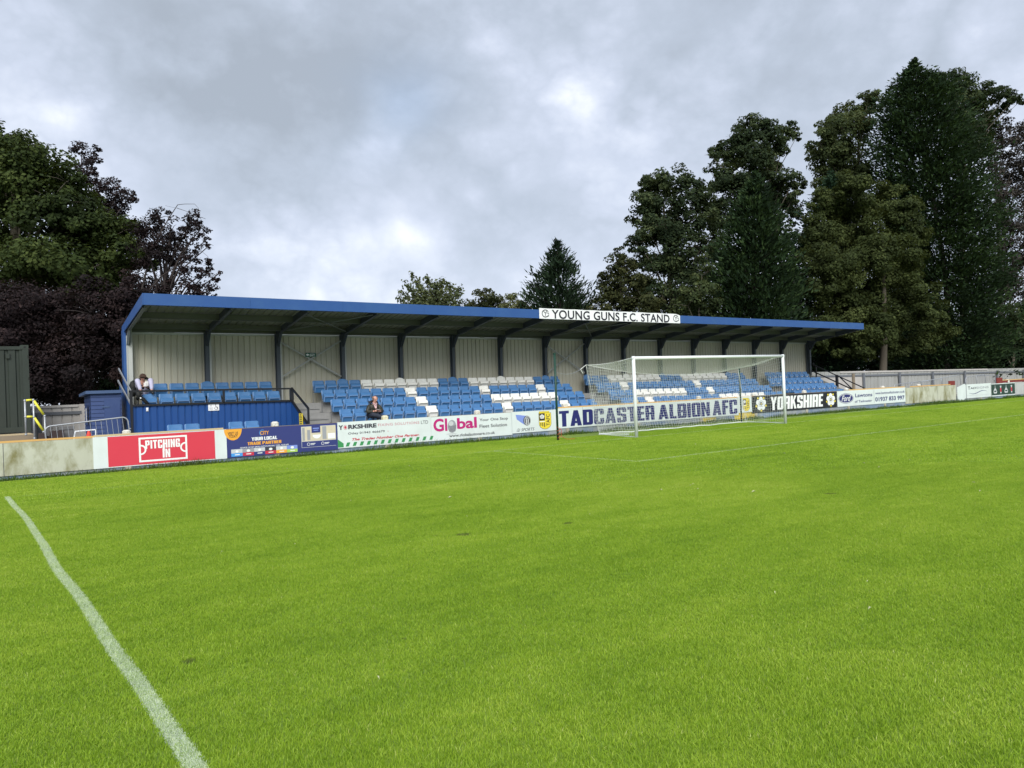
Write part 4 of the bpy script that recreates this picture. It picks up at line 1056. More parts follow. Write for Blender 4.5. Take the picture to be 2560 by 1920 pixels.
# --- YORKSHIRE
def rose(r, cx, cz, rx, rz, y=-.003):
    for nm, k1, k2, mm, yy in (('rose_sepals', .98, .16, 'ink_yellow', y), ('rose_petals', .62, .39, 'ink_white', y - .002)):
        b = MB()
        for k in range(5):
            a = R(90 + 72 * k + (36 if nm == 'rose_sepals' else 0)); disc(b, cx + rx * k1 * math.cos(a), cz + rz * k1 * math.sin(a), rx * k2, rz * k2, yy - .0004 * k, 14)
        b.build(nm, M[mm], r)
    b = MB()
    for k in range(5):
        a = R(90 + 72 * k); ring(b, cx + rx * .27 * math.cos(a), cz + rz * .27 * math.sin(a), rx * .235, rz * .235, rx * .05, y - .0045 - .0004 * k, 14)
    b.build('rose_lines', M['ink_grey'], r)
    b = MB(); disc(b, cx, cz, rx * .11, rz * .11, y - .007, 10); b.build('rose_eye', M['ink_yellow'], r)
r, s0, w = board(1880.5, 2093.5, .24, .955, M['board_black'], 'black board with white YORKSHIRE between two white roses')
hq(r, s0, 'YORKSHIRE', 1928, 1025.5, 2057.4, 984.6, M['ink_white'], gap=.06, shear=.08)
a = Lq(s0, 1902.5, 1009.5); rose(r, a[0], a[1], .33, .30); a = Lq(s0, 2076.7, 998.8); rose(r, a[0], a[1], .33, .29)
# --- car dealer
r, s0, w = board(2093.5, 2265, .235, .96, M['board_white'], 'white car dealer board with navy oval badge and phone number')
c = Lq(s0, 2115, 996); b = MB(); disc(b, c[0], c[1], .585, .235, -.003, 40); b.build('badge', M['ink_navy'], r)
b = MB(); ring(b, c[0], c[1], .555, .215, .022, -.005, 40); b.build('badge_ring', M['ink_white'], r)
text('lettering', 'Ford', c[0] - .36, c[1] - .13, c[0] + .38, c[1] + .14, -.006, M['ink_white'], r, .012, .45)
tq(r, s0, 'Lawtons', 2138, 993.4, 2180.2, 981.6, M['ink_navy'], .02); tq(r, s0, 'of Tadcaster', 2137, 1007, 2180, 998, M['ink_navy'], .014)
b = MB(); x = onw(2185, 990)[0] - s0; rect(b, x - .012, x + .012, .30, .90, -.003); b.build('divider', M['ink_grey'], r)
tq(r, s0, 'www.lawtonsoftadcaster.co.uk', 2188.3, 986.3, 2261.2, 975.3, M['ink_navy'], .012); tq(r, s0, '01937 833 997', 2188.3, 1004.3, 2261, 988.3, M['ink_navy'], .03)
# --- bare boards, stained with algae
def bare(u0, u1, z0, z1, m, label, seams=()):
    s0 = onw(u0, 1040)[0]; s1 = onw(u1, 1000)[0]
    r = empty('bare_board', Wp(s0, 0, 0), (0, 0, WROT)); tag(r, label, 'board')
    MB().box(.004, s1 - s0 - .004, 0, .03, z0, z1).build('panel', m, r)
    if seams:
        b = MB()
        for q in seams: rect(b, (s1 - s0) * q - .006, (s1 - s0) * q + .006, z0 + .005, z1 - .005, -.003)
        b.build('panel_joint', M['ink_dark'], r)
    return r
bare(-160, 228.5, .10, .87, M['algae_board'], 'bare cream board with green algae stains left of the red board', (.40,))
bare(2265.5, 2391, .13, .93, M['algae_board'], 'bare grey board with ochre algae stains right of the car dealer board', (.62,))
bare(2541, 2760, .16, .87, M['plain_board'], 'plain grey board right of the dark green bottle board', (.5,))
# leaning white gate panel
s0 = onw(2391, 980)[0]; r = empty('gate_panel', Wp(s0, -.03, 0), (0, 0, WROT)); tag(r, 'tilted blank white panel at a gap in the pitch wall', 'panel')
b = MB(); b.add([(0, -.03, .0), (.42, -.03, .0), (.90, -.01, .20), (.84, -.01, .97), (.0, -.03, .80), (0, -.005, .0), (.42, -.005, .0), (.90, .015, .20), (.84, .015, .97), (.0, -.005, .80)],
                [(4, 3, 2, 1, 0), (5, 6, 7, 8, 9), (0, 1, 6, 5), (1, 2, 7, 6), (2, 3, 8, 7), (3, 4, 9, 8), (4, 0, 5, 9)])
b.build('panel', M['board_white'], r)
MB().tube([(1.02, .02, 0), (1.02, .02, 1.05), (1.06, .05, 1.20), (1.22, .1, 1.27)], .02, 6).build('gate_post', M['galv'], r)
# --- sign maker's board
r, s0, w = board(2411.5, 2479.5, .165, .925, M['board_white'], 'white board reading TADSIGNS over a dark wave line')
tq(r, s0, 'T', 2420, 974.3, 2425, 966, M['ink_dark'], .02); tq(r, s0, 'AD', 2426, 973.2, 2439.7, 967.3, M['ink_dark'], .02)
tq(r, s0, 'SIGNS', 2440.5, 972.2, 2471.3, 964.8, M['ink_grey'], .012)
a = Lq(s0, 2423, 983); c = Lq(s0, 2468, 977)
b = MB(); strip(b, [(a[0] + (c[0] - a[0]) * t, a[1] - .05 * math.sin(t * 6.28) * 1.3 + .05 * t) for t in np.linspace(0, 1, 15)], [.006 + .028 * math.sin(math.pi * t) for t in np.linspace(0, 1, 15)], -.003); b.build('wave_line', M['ink_navy'], r)
b = MB(); rect(b, .01, w - .01, .30, .315, -.003); b.build('crease_line', M['ink_lgrey'], r)
r, s0, w = board(2480, 2540, .16, .88, M['board_white'], 'dark green board with white edge showing cream jars and red bottles')
b = MB(); rect(b, .07, w - .07, .22, .84, -.003); b.build('green_panel', M['board_green'], r)
bw, br, bg2 = MB(), MB(), MB()
for k, fx in enumerate((.17, .39, .61, .83)):
    x = w * fx
    if k % 2 == 0:
        poly(bw, [(x - .16, .32), (x + .16, .32), (x + .21, .42), (x + .13, .54), (x + .04, .62), (x - .04, .62), (x - .13, .54), (x - .21, .42)], -.005)
        poly(bw, [(x - .03, .62), (x + .03, .62), (x + .015, .78), (x - .015, .78)], -.005); disc(bg2, x, .44, .14, .045, -.007, 14)
    else:
        rect(br, x - .075, x + .075, .38, .62, -.005); rect(bw, x - .09, x + .09, .68, .74, -.005); rect(bw, x - .05, x + .05, .61, .68, -.006); rect(bw, x - .07, x + .07, .31, .39, -.006)
bw.build('jars', M['ink_lgrey'], r); br.build('bottles', M['ink_red'], r); bg2.build('jar_labels', M['board_green'], r)

# --- the wall itself
wl = empty('perimeter_wall', Wp(0, 0, 0), (0, 0, WROT)); tag(wl, 'low pitch wall of blue-washed concrete boards between capped posts', 'wall')
def wl_s(s): return s
CAPS = [(-20.5, 0), (-17.05, 0), (-13.65, 1), (-9.88, 1), (-6.53, 2), (-3.25, 3), (.36, 3), (3.72, 2), (7.10, 3), (10.41, 3), (13.85, 1), (17.0, 1), (20.0, 1), (23.25, 1), (26.6, 0), (29.4, 0), (32.76, 1), (36.1, 1), (39.5, 1), (42.9, 1), (46.3, 0), (49.7, 1), (53, 1)]
for i, (s, k) in enumerate(CAPS):
    h = .99 if s < 0 else 1.06
    b = MB(); b.rbox(s - .065, s + .065, .055, .19, 0, h - (.16 if k else .22), .01); p = b.build('post', M['post_conc'], wl)
    b = MB(); b.rbox(s - .095, s + .095, .04, .21, h - .16, h + .03, .035)
    if k: b.build('post_cap', M['cap_yellow' if k == 2 else 'cap_white'], p)
    b = MB(); b.box(s - .07, s + .07, .008, .054, 0, .24 if s < 10 else .30); b.build('post_foot', M['post_conc'], p)
    if i < len(CAPS) - 1:
        s2 = CAPS[i + 1][0]; x = s + .072; j = 0
        while x < s2 - .10:
            L_ = min(random.choice((1.1, 1.6, .8)), s2 - .072 - x)
            if s2 - .072 - x - L_ < .25: L_ = s2 - .072 - x
            yel = 7.0 < x < 9.8 and j % 2 == 0
            mm = 'gravel_yellow' if yel else random.choice(('gravel_board', 'gravel_board', 'gravel_grey'))
            MB().box(x + .004, x + L_ - .004, .03 + random.uniform(0, .008), .075, 0, (.22 if x < 0 else .32) - random.uniform(0, .02)).build('gravel_board', M[mm], wl)
            x += L_; j += 1
for s0_, s1_, z, mm in ((-22, -14.4, .876, 'timber_new'), (-14.4, -11.3, .890, 'timber_pale'), (-11.3, 0, .85, 'timber_old'), (0, 10.3, .925, 'timber_new'), (10.3, 17.1, .93, 'timber_old'), (17.1, 21.8, .965, 'timber_new'), (22.3, 26.2, .955, 'timber_new')):
    MB().box(s0_, s1_, .02, .054, z, z + .045).build('top_rail', M[mm], wl)
MB().box(-22, -18.2, .06, .5, .93, .955).build('top_plank', M['timber_new'], wl)
MB().box(26.15, 26.75, .06, .11, .80, 1.16).build('rail_end', M['timber_red'], wl)
b = MB(); b.box(31.4, 32.0, .06, .12, .80, 1.20); b.box(32.0, 44, .07, .10, .90, 1.02); b.build('rail_board', M['timber_red'], wl)
MB().box(32.0, 44, .04, .10, 1.03, 1.07).build('top_rail', M['timber_new'], wl)

# ================================================================== GOAL
g = empty('football_goal', (0, 0, 0)); tag(g, 'white football goal with net standing before the stand', 'football goal')
Q1 = (7.42, -.155)
def gp(x, z): return (x, x * Q1[1] / Q1[0], z)
for x, sl in ((0.0, (1, 0)), (7.42, (1, 0))):
    MB().tube([gp(x, 0), gp(x, 2.53)], .052, 14).build('post', M['goal_white'], g, smooth=True)
MB().tube([gp(-.05, 2.47), gp(7.47, 2.47)], .052, 14).build('crossbar', M['goal_white'], g, smooth=True)
A_, A1_ = np.array(gp(0, 2.50)), np.array(gp(7.42, 2.50))
B0, B1 = np.array([-.106, 2.1, 2.365]), np.array([7.74, 2.1, 2.115])
D0, D1 = np.array([.55, 2.29, .02]), np.array([7.93, 1.97, .02])
E0, E1 = np.array(gp(0, .02)), np.array(gp(7.42, .02))
def sag(p, q, n, d, dy=0.0): return [p + (q - p) * t + np.array([0, dy * 4 * t * (1 - t), -d * 4 * t * (1 - t)]) for t in np.linspace(0, 1, n)]
TOPB = sag(B0, B1, 70, .30, -.1); BOT = [p + np.array([0, .10 * math.sin(i * .35), .012 + .012 * math.sin(i * .9)]) for i, p in enumerate(sag(D0, D1, 70, 0, -.12))]
CB = [A_ + (A1_ - A_) * t for t in np.linspace(0, 1, 70)]
SL, SR = sag(A_, B0, 24, .07), sag(A1_, B1, 24, .02)
PL = [A_ + (E0 - A_) * t for t in np.linspace(0, 1, 26)]; PR = [A1_ + (E1 - A1_) * t for t in np.linspace(0, 1, 26)]
def coons(top, bot, nv, bulge=None):
    """net surface lines between a top and a bottom edge of equal length"""
    G_ = []
    for j in range(nv):
        t = j / (nv - 1)
        G_.append([top[i] + (bot[i] - top[i]) * t + (bulge(i / (len(top) - 1), t) if bulge else 0) for i in range(len(top))])
    return G_
def netpart(grid, r=.0037, diag=False, sub=1):
    b = MB()
    for rw in grid: b.tube(rw[::sub] if (len(rw) - 1) % sub == 0 else rw, r, 3, False)
    for i in range(len(grid[0])): b.tube([rw[i] for rw in grid], r, 3, False)
    return b
wig = lambda a: .012 * math.sin(a)
back = coons(TOPB, BOT, 24, lambda s, t: np.array([.02 * math.sin(9 * s + 5 * t), .06 * math.sin(math.pi * t) * (1 + .6 * math.sin(7 * s)) , .01 * math.sin(20 * s)]))
netpart(back).build('net', M['net'], g)
top = coons(CB, TOPB, 22, lambda s, t: np.array([.01 * math.sin(11 * t + 9 * s), 0, -.05 * math.sin(math.pi * t) * (1 + .5 * math.sin(8 * s))]))
netpart(top).build('net', M['net'], g)
def rs(pts, n):
    k = np.linspace(0, len(pts) - 1, n); return [pts[int(a)] * (1 - a % 1) + pts[min(int(a) + 1, len(pts) - 1)] * (a % 1) for a in k]
sideL = coons(rs(SL, 24), [E0 + (D0 - E0) * t for t in np.linspace(0, 1, 24)], 24, lambda s, t: np.array([-.10 * math.sin(math.pi * t) * s + .015 * math.sin(12 * s + 6 * t), 0, 0]))
netpart(sideL).build('net', M['net'], g)
def rub(s, t): return np.array([.05 * math.sin(math.pi * t) + .05 * t * t * math.sin(9 * s), -.05 * t * t * math.sin(11 * s), .06 * t * t * abs(math.sin(8 * s))])
sideR = coons(rs(SR, 24), [E1 + (D1 - E1) * t for t in np.linspace(0, 1, 24)], 24, rub)
netpart(sideR).build('net', M['net'], g)
b = MB()
for e in (TOPB, SL, SR): b.tube(e, .008, 5)
b.tube([B0, D0], .007, 5); b.tube([B1 + np.array([0, 0, 0]), D1], .007, 5)
b.build('net_rope', M['net'], g)
b = MB(); b.tube(BOT[::4], .018, 6); b.tube([D0, np.array([.83, 1.18, .02])], .022, 6); b.tube([D1, (D1 + E1) / 2 + np.array([.1, 0, 0]), E1], .018, 6); b.tube([D0, (D0 + E0) / 2 + np.array([-.03, 0, 0]), E0], .012, 5)
b.ball(D0, .04, 8, 5); b.build('ground_bar', M['goal_white'], g)
for (x, y, h, nm, lab) in ((-1.845, 1.597, 2.69, 1, 'dark green net pole tied to the left back corner of the goal net'), (8.05, 2.28, 2.10, 0, 'dark green net pole behind the right part of the goal net')):
    r = empty('net_pole', (x, y, 0)); tag(r, lab, 'net pole')
    b = MB(); b.tube([(0, 0, 0), (.0, 0, h)], .036 if nm else .032, 10); b.build('pole', M['green_pole'], r, smooth=True)
    b = MB(); b.tube([(0, 0, h), (0, 0, h + .05)], .046, 10); b.tube([(0, 0, h - .12), (.05, -.01, h - .12)], .012, 6)
    if nm: b.tube([(0, 0, 1.75), (.06, 0, 1.75), (.06, 0, 1.82)], .012, 6)
    b.build('cleat', M['green_pole'], r)
    if nm:
        e = B0 - np.array([x, y, 0]); s_ = np.array([.04, 0, 2.13])
        b = MB(); b.tube([s_ + (e - s_) * t + np.array([0, 0, -.16 * 4 * t * (1 - t)]) for t in np.linspace(0, .8, 10)], .008, 5)
        b.build('rope', M['galv'], r)
        b = MB(); q = s_ + (e - s_) * .8 + np.array([0, 0, -.16 * 4 * .16]); b.tube([q, e], .010, 5); b.tube([q, q + np.array([.1, 0, -.14])], .012, 5); b.build('rope', M['net'], r)
        b = MB()
        for k in range(26):
            pass
        b.tube([(.05 * math.cos(k * .9) + .02, .05 * math.sin(k * .9) - .02, .02 + .40 * k / 25) for k in range(26)], .009, 5)
        b.tube([(.06, -.03, .40), (.12, -.05, .30), (.10, -.06, .12), (.30, -.1, .02), (.55, -.16, .02), (.6, -.1, .02)], .008, 5)
        b.build('tangled_cord', M['rope_red'], r)

# ================================================================== SIGNS ON THE STAND
p0, p1 = onb(1348.4, 771, BF - .06), onb(1700.5, 786, BF - .06)
r = empty('stand_name_banner', S(p0[0], BF - .032, 4.36), SROT); tag(r, 'long white banner on the roof edge reading YOUNG GUNS F.C. STAND', 'banner')
Lb = p1[0] - p0[0]
b = MB(); n = 30
vs = []
for i in range(n + 1):
    x = Lb * i / n; zt = .435 - .012 * math.sin(i * .9) ** 2 - (.05 if i == n else 0)
    vs += [(x, -.010 + .003 * math.sin(i * 1.7), .02), (x, -.010 + .003 * math.sin(i * 1.9), zt)]
m_ = len(vs); vs += [(x, y + .006, z) for x, y, z in vs]
fs = [(2 * i, 2 * i + 2, 2 * i + 3, 2 * i + 1) for i in range(n)] + [(m_ + 2 * i + 1, m_ + 2 * i + 3, m_ + 2 * i + 2, m_ + 2 * i) for i in range(n)]
fs += [(2 * i + 1, 2 * i + 3, m_ + 2 * i + 3, m_ + 2 * i + 1) for i in range(n)]
b.add(vs, fs); b.build('sheet', M['ink_white'], r)
def bq(u, v): q = onb(u, v, BF - .045); return q[0] - p0[0], q[2] - 4.36
a = bq(1379.5, 796.5); c = bq(1673.2, 786.6)
text('lettering', 'YOUNG GUNS F.C. STAND', a[0], a[1], c[0], c[1], -.018, M['ink_black'], r, .020, 0, 1.05)
for u, v in ((1363.3, 783.6), (1689.5, 796)):
    c = bq(u, v); b = MB(); ring(b, c[0], c[1], .175, .155, .03, -.018, 26, 30, 330); rect(b, c[0] - .012, c[0] + .012, c[1] - .10, c[1] + .01, -.0185)
    strip(b, [(c[0] - .10, c[1] + .10), (c[0], c[1] + .01)], .025, -.0185); strip(b, [(c[0] + .09, c[1] + .12), (c[0], c[1] + .01)], .025, -.0185)
    strip(b, [(c[0] + .17, c[1] + .02), (c[0] + .05, c[1] + .02)], .022, -.0185); strip(b, [(c[0] + .165, c[1] + .02), (c[0] + .165, c[1] - .10), (c[0] + .06, c[1] - .11)], .022, -.0185)
    b.build('round_logo', M['ink_black'], r)
q = onb(777, 887, 9.88); r = empty('exit_sign', S(q[0], 9.88, q[2]), SROT); tag(r, 'green exit sign with an arrow on the crossed braces', 'sign')
MB().box(-.20, .20, 0, .015, -.075, .075).build('plate', M['sign_green'], r)
text('lettering', 'EMERGENCY', -.02, .03, .17, .06, -.003, M['ink_lgrey'], r); text('lettering', 'EXIT', -.03, -.055, .15, .018, -.003, M['ink_white'], r, .01)
b = MB(); poly(b, [(-.18, 0), (-.12, .05), (-.12, .02), (-.06, .02), (-.06, -.02), (-.12, -.02), (-.12, -.05)], -.003); b.build('arrow', M['ink_white'], r)
q0, q1 = onb(520.5, 1027, PB), onb(547, 1009, PB)
r = empty('accessible_sign', S(q0[0], PB - .02, q0[2]), SROT); tag(r, 'small white sign with a wheelchair symbol on the blue panel', 'sign')
w_, h_ = q1[0] - q0[0], q1[2] - q0[2]
MB().box(0, w_, 0, .012, 0, h_).build('plate', M['ink_white'], r)
b = MB(); cx, cz = w_ * .72, h_ * .36
ring(b, cx, cz, .055, .055, .011, -.003, 20, -200, 60); disc(b, cx - .012, h_ * .84, .014, .014, -.003, 10); strip(b, [(cx - .012, h_ * .76), (cx - .008, h_ * .45), (cx + .035, h_ * .42), (cx + .05, h_ * .18), (cx + .07, h_ * .2)], .013, -.003)
strip(b, [(cx - .01, h_ * .62), (cx + .03, h_ * .6)], .01, -.003)
b.build('wheelchair_symbol', M['ink_black'], r)
b = MB(); disc(b, w_ * .25, h_ * .72, .02, .02, -.003, 12)
for k in range(3): rect(b, w_ * .10, w_ * .42, h_ * (.42 - .12 * k), h_ * (.46 - .12 * k), -.003)
b.build('notice_lines', M['ink_grey'], r)
q = ona_ = None
r = empty('yellow_notice', S(-8.145, 7.02, .66), (SROT[0], SROT[1], SROT[2] - R(90))); tag(r, 'small yellow notice on the blue panel beside the stair', 'sign')
MB().box(-.16, .16, -.006, .006, 0, .42).build('plate', M['ink_yellow'], r)
b = MB()
for k, (a, c) in enumerate(((-.05, .05), (-.11, .11), (-.10, .10), (-.12, .12), (-.09, .09))): rect(b, a, c, .36 - .07 * k, .385 - .07 * k, -.009)
b.build('notice_lines', M['ink_dark'], r)
b = MB(); b.box(-.03, .03, 0, .03, 0, .11); b.box(-.018, .018, -.015, 0, .02, .09); q = onb(367.8, 1024, PB)
o = b.build('wall_socket', M['ink_white'], None, S(q[0], PB - .035, q[2] - .05), SROT); tag(o, 'tiny white box fixed near the left end of the blue panel', 'socket')

# ================================================================== LEFT: CONTAINER, STEPS, SHED, FENCE, BARRIER
cn = empty('shipping_container', (-15.27, 10.0, .97)); tag(cn, 'dark green shipping container on a raised timber deck at the left edge', 'container')
b = MB(); b.ribbed(-6.0, -.16, lambda x, d: (x, .03 + d, .16), lambda x, d: (x, .03 + d, 2.46), .278, .11, .036, off=.10); b.build('side_wall', M['cont'], cn)
b = MB(); b.box(-6.05, 0, 0, .06, 0, .16); b.box(-6.05, -.15, 0, .05, 2.46, 2.56); b.box(-.16, 0, .0, .16, .16, 2.48); b.box(-.20, 0.006, -.006, .17, 2.48, 2.60); b.box(-.20, 0.006, -.006, .17, -.01, .12)
b.box(-6.0, -.05, .06, 2.40, 2.50, 2.54); b.box(-.06, -.0, .16, 2.44, .16, 2.56); b.box(-6.0, -.05, 2.40, 2.44, 0, 2.56); b.build('frame', M['cont'], cn)
b = MB(); b.box(-.115, -.065, -.010, -.0065, 2.51, 2.56); b.box(-.03, -.012, -.004, -.0005, 2.20, 2.29); b.box(-.03, -.012, -.004, -.0005, 1.55, 1.63); b.build('casting_slots', M['cont_dark'], cn)
b = MB(); b.box(-.57, -.48, -.03, .03, 2.20, 2.34); b.build('vent', M['cont'], cn)
dk = empty('timber_deck', (-15.27, 7.9, 0)); tag(dk, 'weathered timber deck and steps in front of the green container', 'deck')
b = MB(); b.box(-6.5, -.05, .6, 2.05, .86, .94); b.build('deck_board', M['timber_pale'], dk)
MB().box(-6.5, -.02, .55, .60, .66, .93).build('fascia', M['timber_old'], dk)
MB().box(-6.5, .22, .12, .55, .60, .66).build('step', M['timber_pale'], dk)
MB().box(-6.5, .20, .14, .5, .0, .60).build('step', M['timber_old'], dk)
MB().box(-.05, .45, .10, 1.0, .50, .70).build('step', M['timber_old'], dk)
hr = empty('stair_handrail', (-15.55, 8.0, 0)); tag(hr, 'galvanised stair handrail with yellow sleeves beside the container', 'handrail')
P_ = lambda x, z: (x, 0, z)
b = MB(); b.tube([P_(0, .93), P_(0, 1.90)], .024, 8); b.tube([P_(.20, .70), P_(.20, 1.90)], .024, 8); b.tube([P_(.46, .5), P_(.46, 1.45)], .024, 8)
for x, z in ((0, 1.89), (.2, 1.9), (.46, 1.44), (0, 1.44), (.2, 1.43), (.42, 1.0), (0, .95), (.2, .83)): b.ball(P_(x, z), .036, 8, 5)
b.tube([P_(0, 1.89), P_(.2, 1.90), P_(.46, 1.44)], .022, 8); b.tube([P_(0, 1.44), P_(.2, 1.43), P_(.43, 1.0)], .022, 8)
b.build('tube_frame', M['galv'], hr, smooth=True)
b = MB(); b.tube([P_(.03, 1.892), P_(.17, 1.90)], .03, 8); b.tube([P_(.215, 1.874), P_(.44, 1.475)], .032, 8); b.tube([P_(.03, 1.44), P_(.17, 1.433)], .03, 8); b.tube([P_(.215, 1.40), P_(.415, 1.03)], .032, 8)
b.build('yellow_sleeve', M['yellow_sleeve'], hr, smooth=True)
sh = empty('garden_shed', (-13.80, 9.0, 0)); tag(sh, 'small blue timber shed against the left end of the stand', 'shed')
b = MB()
for k in range(17):
    z = k * .12; b.add([(0, -.018, z), (.84, -.018, z), (.84, 0, z + .12), (0, 0, z + .12)], [(0, 1, 2, 3)]); b.add([(0, -.018, z), (.84, -.018, z), (.84, .0, z), (0, 0, z)], [(3, 2, 1, 0)])
    b.add([(-.018, 0, z), (-.018, 1.2, z), (0, 1.2, z + .12), (0, 0, z + .12)], [(3, 2, 1, 0)])
b.box(0, .84, .001, 1.2, 0, 2.02); b.build('wall', M['shed'], sh)
MB().prism([(-.12, 2.03), (1.3, 1.96), (1.3, 2.05), (-.12, 2.12)], 'x', -.14, .86).build('roof', M['shed_roof'], sh)
b = MB(); b.box(.36, .80, -.035, -.019, .1, 1.86); d = b.build('door', M['shed'], sh)
b = MB(); b.box(.30, .50, -.05, -.036, 1.60, 1.64); b.build('handle', M['shed_roof'], d)
b = MB(); b.box(-.03, -.0185, .35, .45, 1.1, 1.65); b.build('window', M['cont_dark'], sh)
b = MB(); b.box(-.034, -.0185, .75, .82, 1.2, 1.6); b.build('trim', M['ink_lgrey'], sh)
fn = empty('boundary_fence', (-22, 12.6, 0)); tag(fn, 'pale profiled sheet fence behind the container and shed', 'fence')
b = MB(); b.ribbed(0, 9.0, lambda x, d: (x, d, 0), lambda x, d: (x, d, 1.74), .30, .05, .03); b.box(0, 9, .04, .07, 0, 1.73); b.build('sheet', M['fence_pale'], fn)
b = MB(); b.box(0, 8.4, -.06, 0, 1.42, 1.52); b.build('rail', M['fence_post'], fn)
b = MB(); b.box(7.1, 7.22, -.10, -.062, 0, 1.45); b.build('post', M['fence_post'], fn)
b = MB(); b.box(8.35, 8.55, -.05, -.0, 0, 1.75); b.build('post', M['fence_pale'], fn)
b = MB(); b.box(5.6, 8.3, -.04, -.002, 1.66, 1.74); b.build('cap_strip', M['fence_pale'], fn)
def barrier(loc, rot, L_, H, label, n=14):
    r = empty('crowd_barrier', loc, rot); tag(r, label, 'barrier', 'metal crowd barriers behind the pitch wall')
    b = MB(); rr = .14; pts = [(0, 0, 0), (0, 0, H - rr)] + [(rr - rr * math.cos(a), 0, H - rr + rr * math.sin(a)) for a in np.linspace(.2, 1.57, 6)]
    pts += [(L_ - rr + rr * math.sin(a), 0, H - rr + rr * math.cos(a)) for a in np.linspace(0, 1.4, 6)] + [(L_, 0, H - rr), (L_, 0, 0)]
    b.tube(pts, .019, 8); b.tube([(0, 0, .18), (L_, 0, .18)], .014, 6); b.tube([(L_, 0, .75), (L_ + .05, 0, .75)], .014, 6); b.build('tube_frame', M['galv'], r, smooth=True)
    b = MB()
    for k in range(1, n): x = L_ * k / n; b.tube([(x, 0, .18), (x, 0, H)], .006, 5)
    b.build('bars', M['galv'], r); return r
barrier((-15.20, 5.95, .10), (0, -R(4.6), WROT), 1.95, 1.08, 'grey crowd barrier leaning beside the blue panel at the left end', 15)
def stand_at(s, off, z=0): return Wp(s, off, z)
for k, (s, L_, zz_, tl, lab) in enumerate([(22.4, 2.6, .0, -2.5, 'crowd barrier behind the ochre stained board, lower left one'), (24.2, 1.9, .08, -1, 'crowd barrier with doubled end behind the ochre stained board'),
                                          (25.4, 2.2, .10, -3, 'crowd barrier behind the tilted white panel'), (27.7, 2.1, .22, -4, 'crowd barrier behind the board with the wave line'),
                                          (30.6, 2.3, .20, -3, 'crowd barrier behind the dark green bottle board'), (32.0, 2.3, .25, 0, 'crowd barrier beside the red timber rail')]):
    barrier(stand_at(s, .9 + .12 * k, zz_), (0, R(tl), WROT), L_, 1.10, lab, 12)
# oddments behind the wall on the left
b = MB(); b.box(0, .17, 0, .30, 0, .98); b.box(.27, .58, -.02, .32, 0, 1.03); b.box(.17, .27, .1, .3, 0, .9); o = b.build('brown_crate', M['brown_box'], None, (-15.32, 7.0, .0)); tag(o, 'dark brown crate behind the bare cream board', 'crate')
b = MB(); b.rbox(0, .34, 0, .28, 0, 1.08, .02); b.box(-.02, .36, -.02, .30, 1.04, 1.12); o = b.build('grey_bin', M['grey_box'], None, (-14.80, 7.4, .0)); tag(o, 'grey lidded box beside the dark brown crate', 'box')
b = MB(); b.tube([(0, 0, .98), (.50, 0, 1.0)], .018, 6); b.tube([(0, 0, .98), (-.06, 0, .62)], .02, 6); b.tube([(.50, 0, 1.0), (.51, 0, 0)], .014, 6); b.tube([(-.06, 0, .62), (-.06, 0, 0)], .018, 6); o = b.build('white_pole_rest', M['ink_white'], None, (-14.46, 7.1, 0)); tag(o, 'thin white bar lying across behind the barrier', 'bar')
b = MB(); n = 12
b.tube([(0, 0, .02), (0, 0, .16), (0, 0, .24)], [.075, .05, .025], 12); b.box(-.09, .09, -.09, .09, 0, .02); o = b.build('small_cone', M['cone'], None, Wp(-14.47, .40, .80)); tag(o, 'small orange cone behind the top of the red board', 'cone')
tb = MB(); tb.box(-.25, .25, -.12, .12, 0, .80); o = tb.build('cone_plinth', M['post_conc'], None, Wp(-14.47, .40, 0)); tag(o, 'low concrete block under the small orange cone', 'block')
# ================================================================== RIGHT FENCE
fr = empty('boundary_fence', S(23.5, 11, 0), SROT); tag(fr, 'grey profiled sheet fence with dark posts right of the stand', 'fence')
b = MB(); b.ribbed(0, 44, lambda x, d: (x, d, 0), lambda x, d: (x, d, 2.20), .42, .06, .04); b.box(0, 44, .045, .08, 0, 2.19); b.build('sheet', M['fence_sheet'], fr)
MB().box(0, 44, -.07, -.001, 1.86, 1.97).build('rail', M['fence_post'], fr)
MB().box(4.6, 24, -.04, .06, 2.10, 2.205).build('cap_strip', M['fence_pale'], fr)
MB().box(2.2, 7.0, -.045, -.002, .4, 1.84).build('pale_panel', M['fence_pale'], fr)
for a in (5.9, 7.05, 11.35, 15.7, 20.3, 25.4, 30, 35, 40):
    o = MB().box(a - .09, a + .09, -.16, -.075, 0, 2.05).build('post', M['fence_post'] if a > 6 else M['timber_old'], fr)
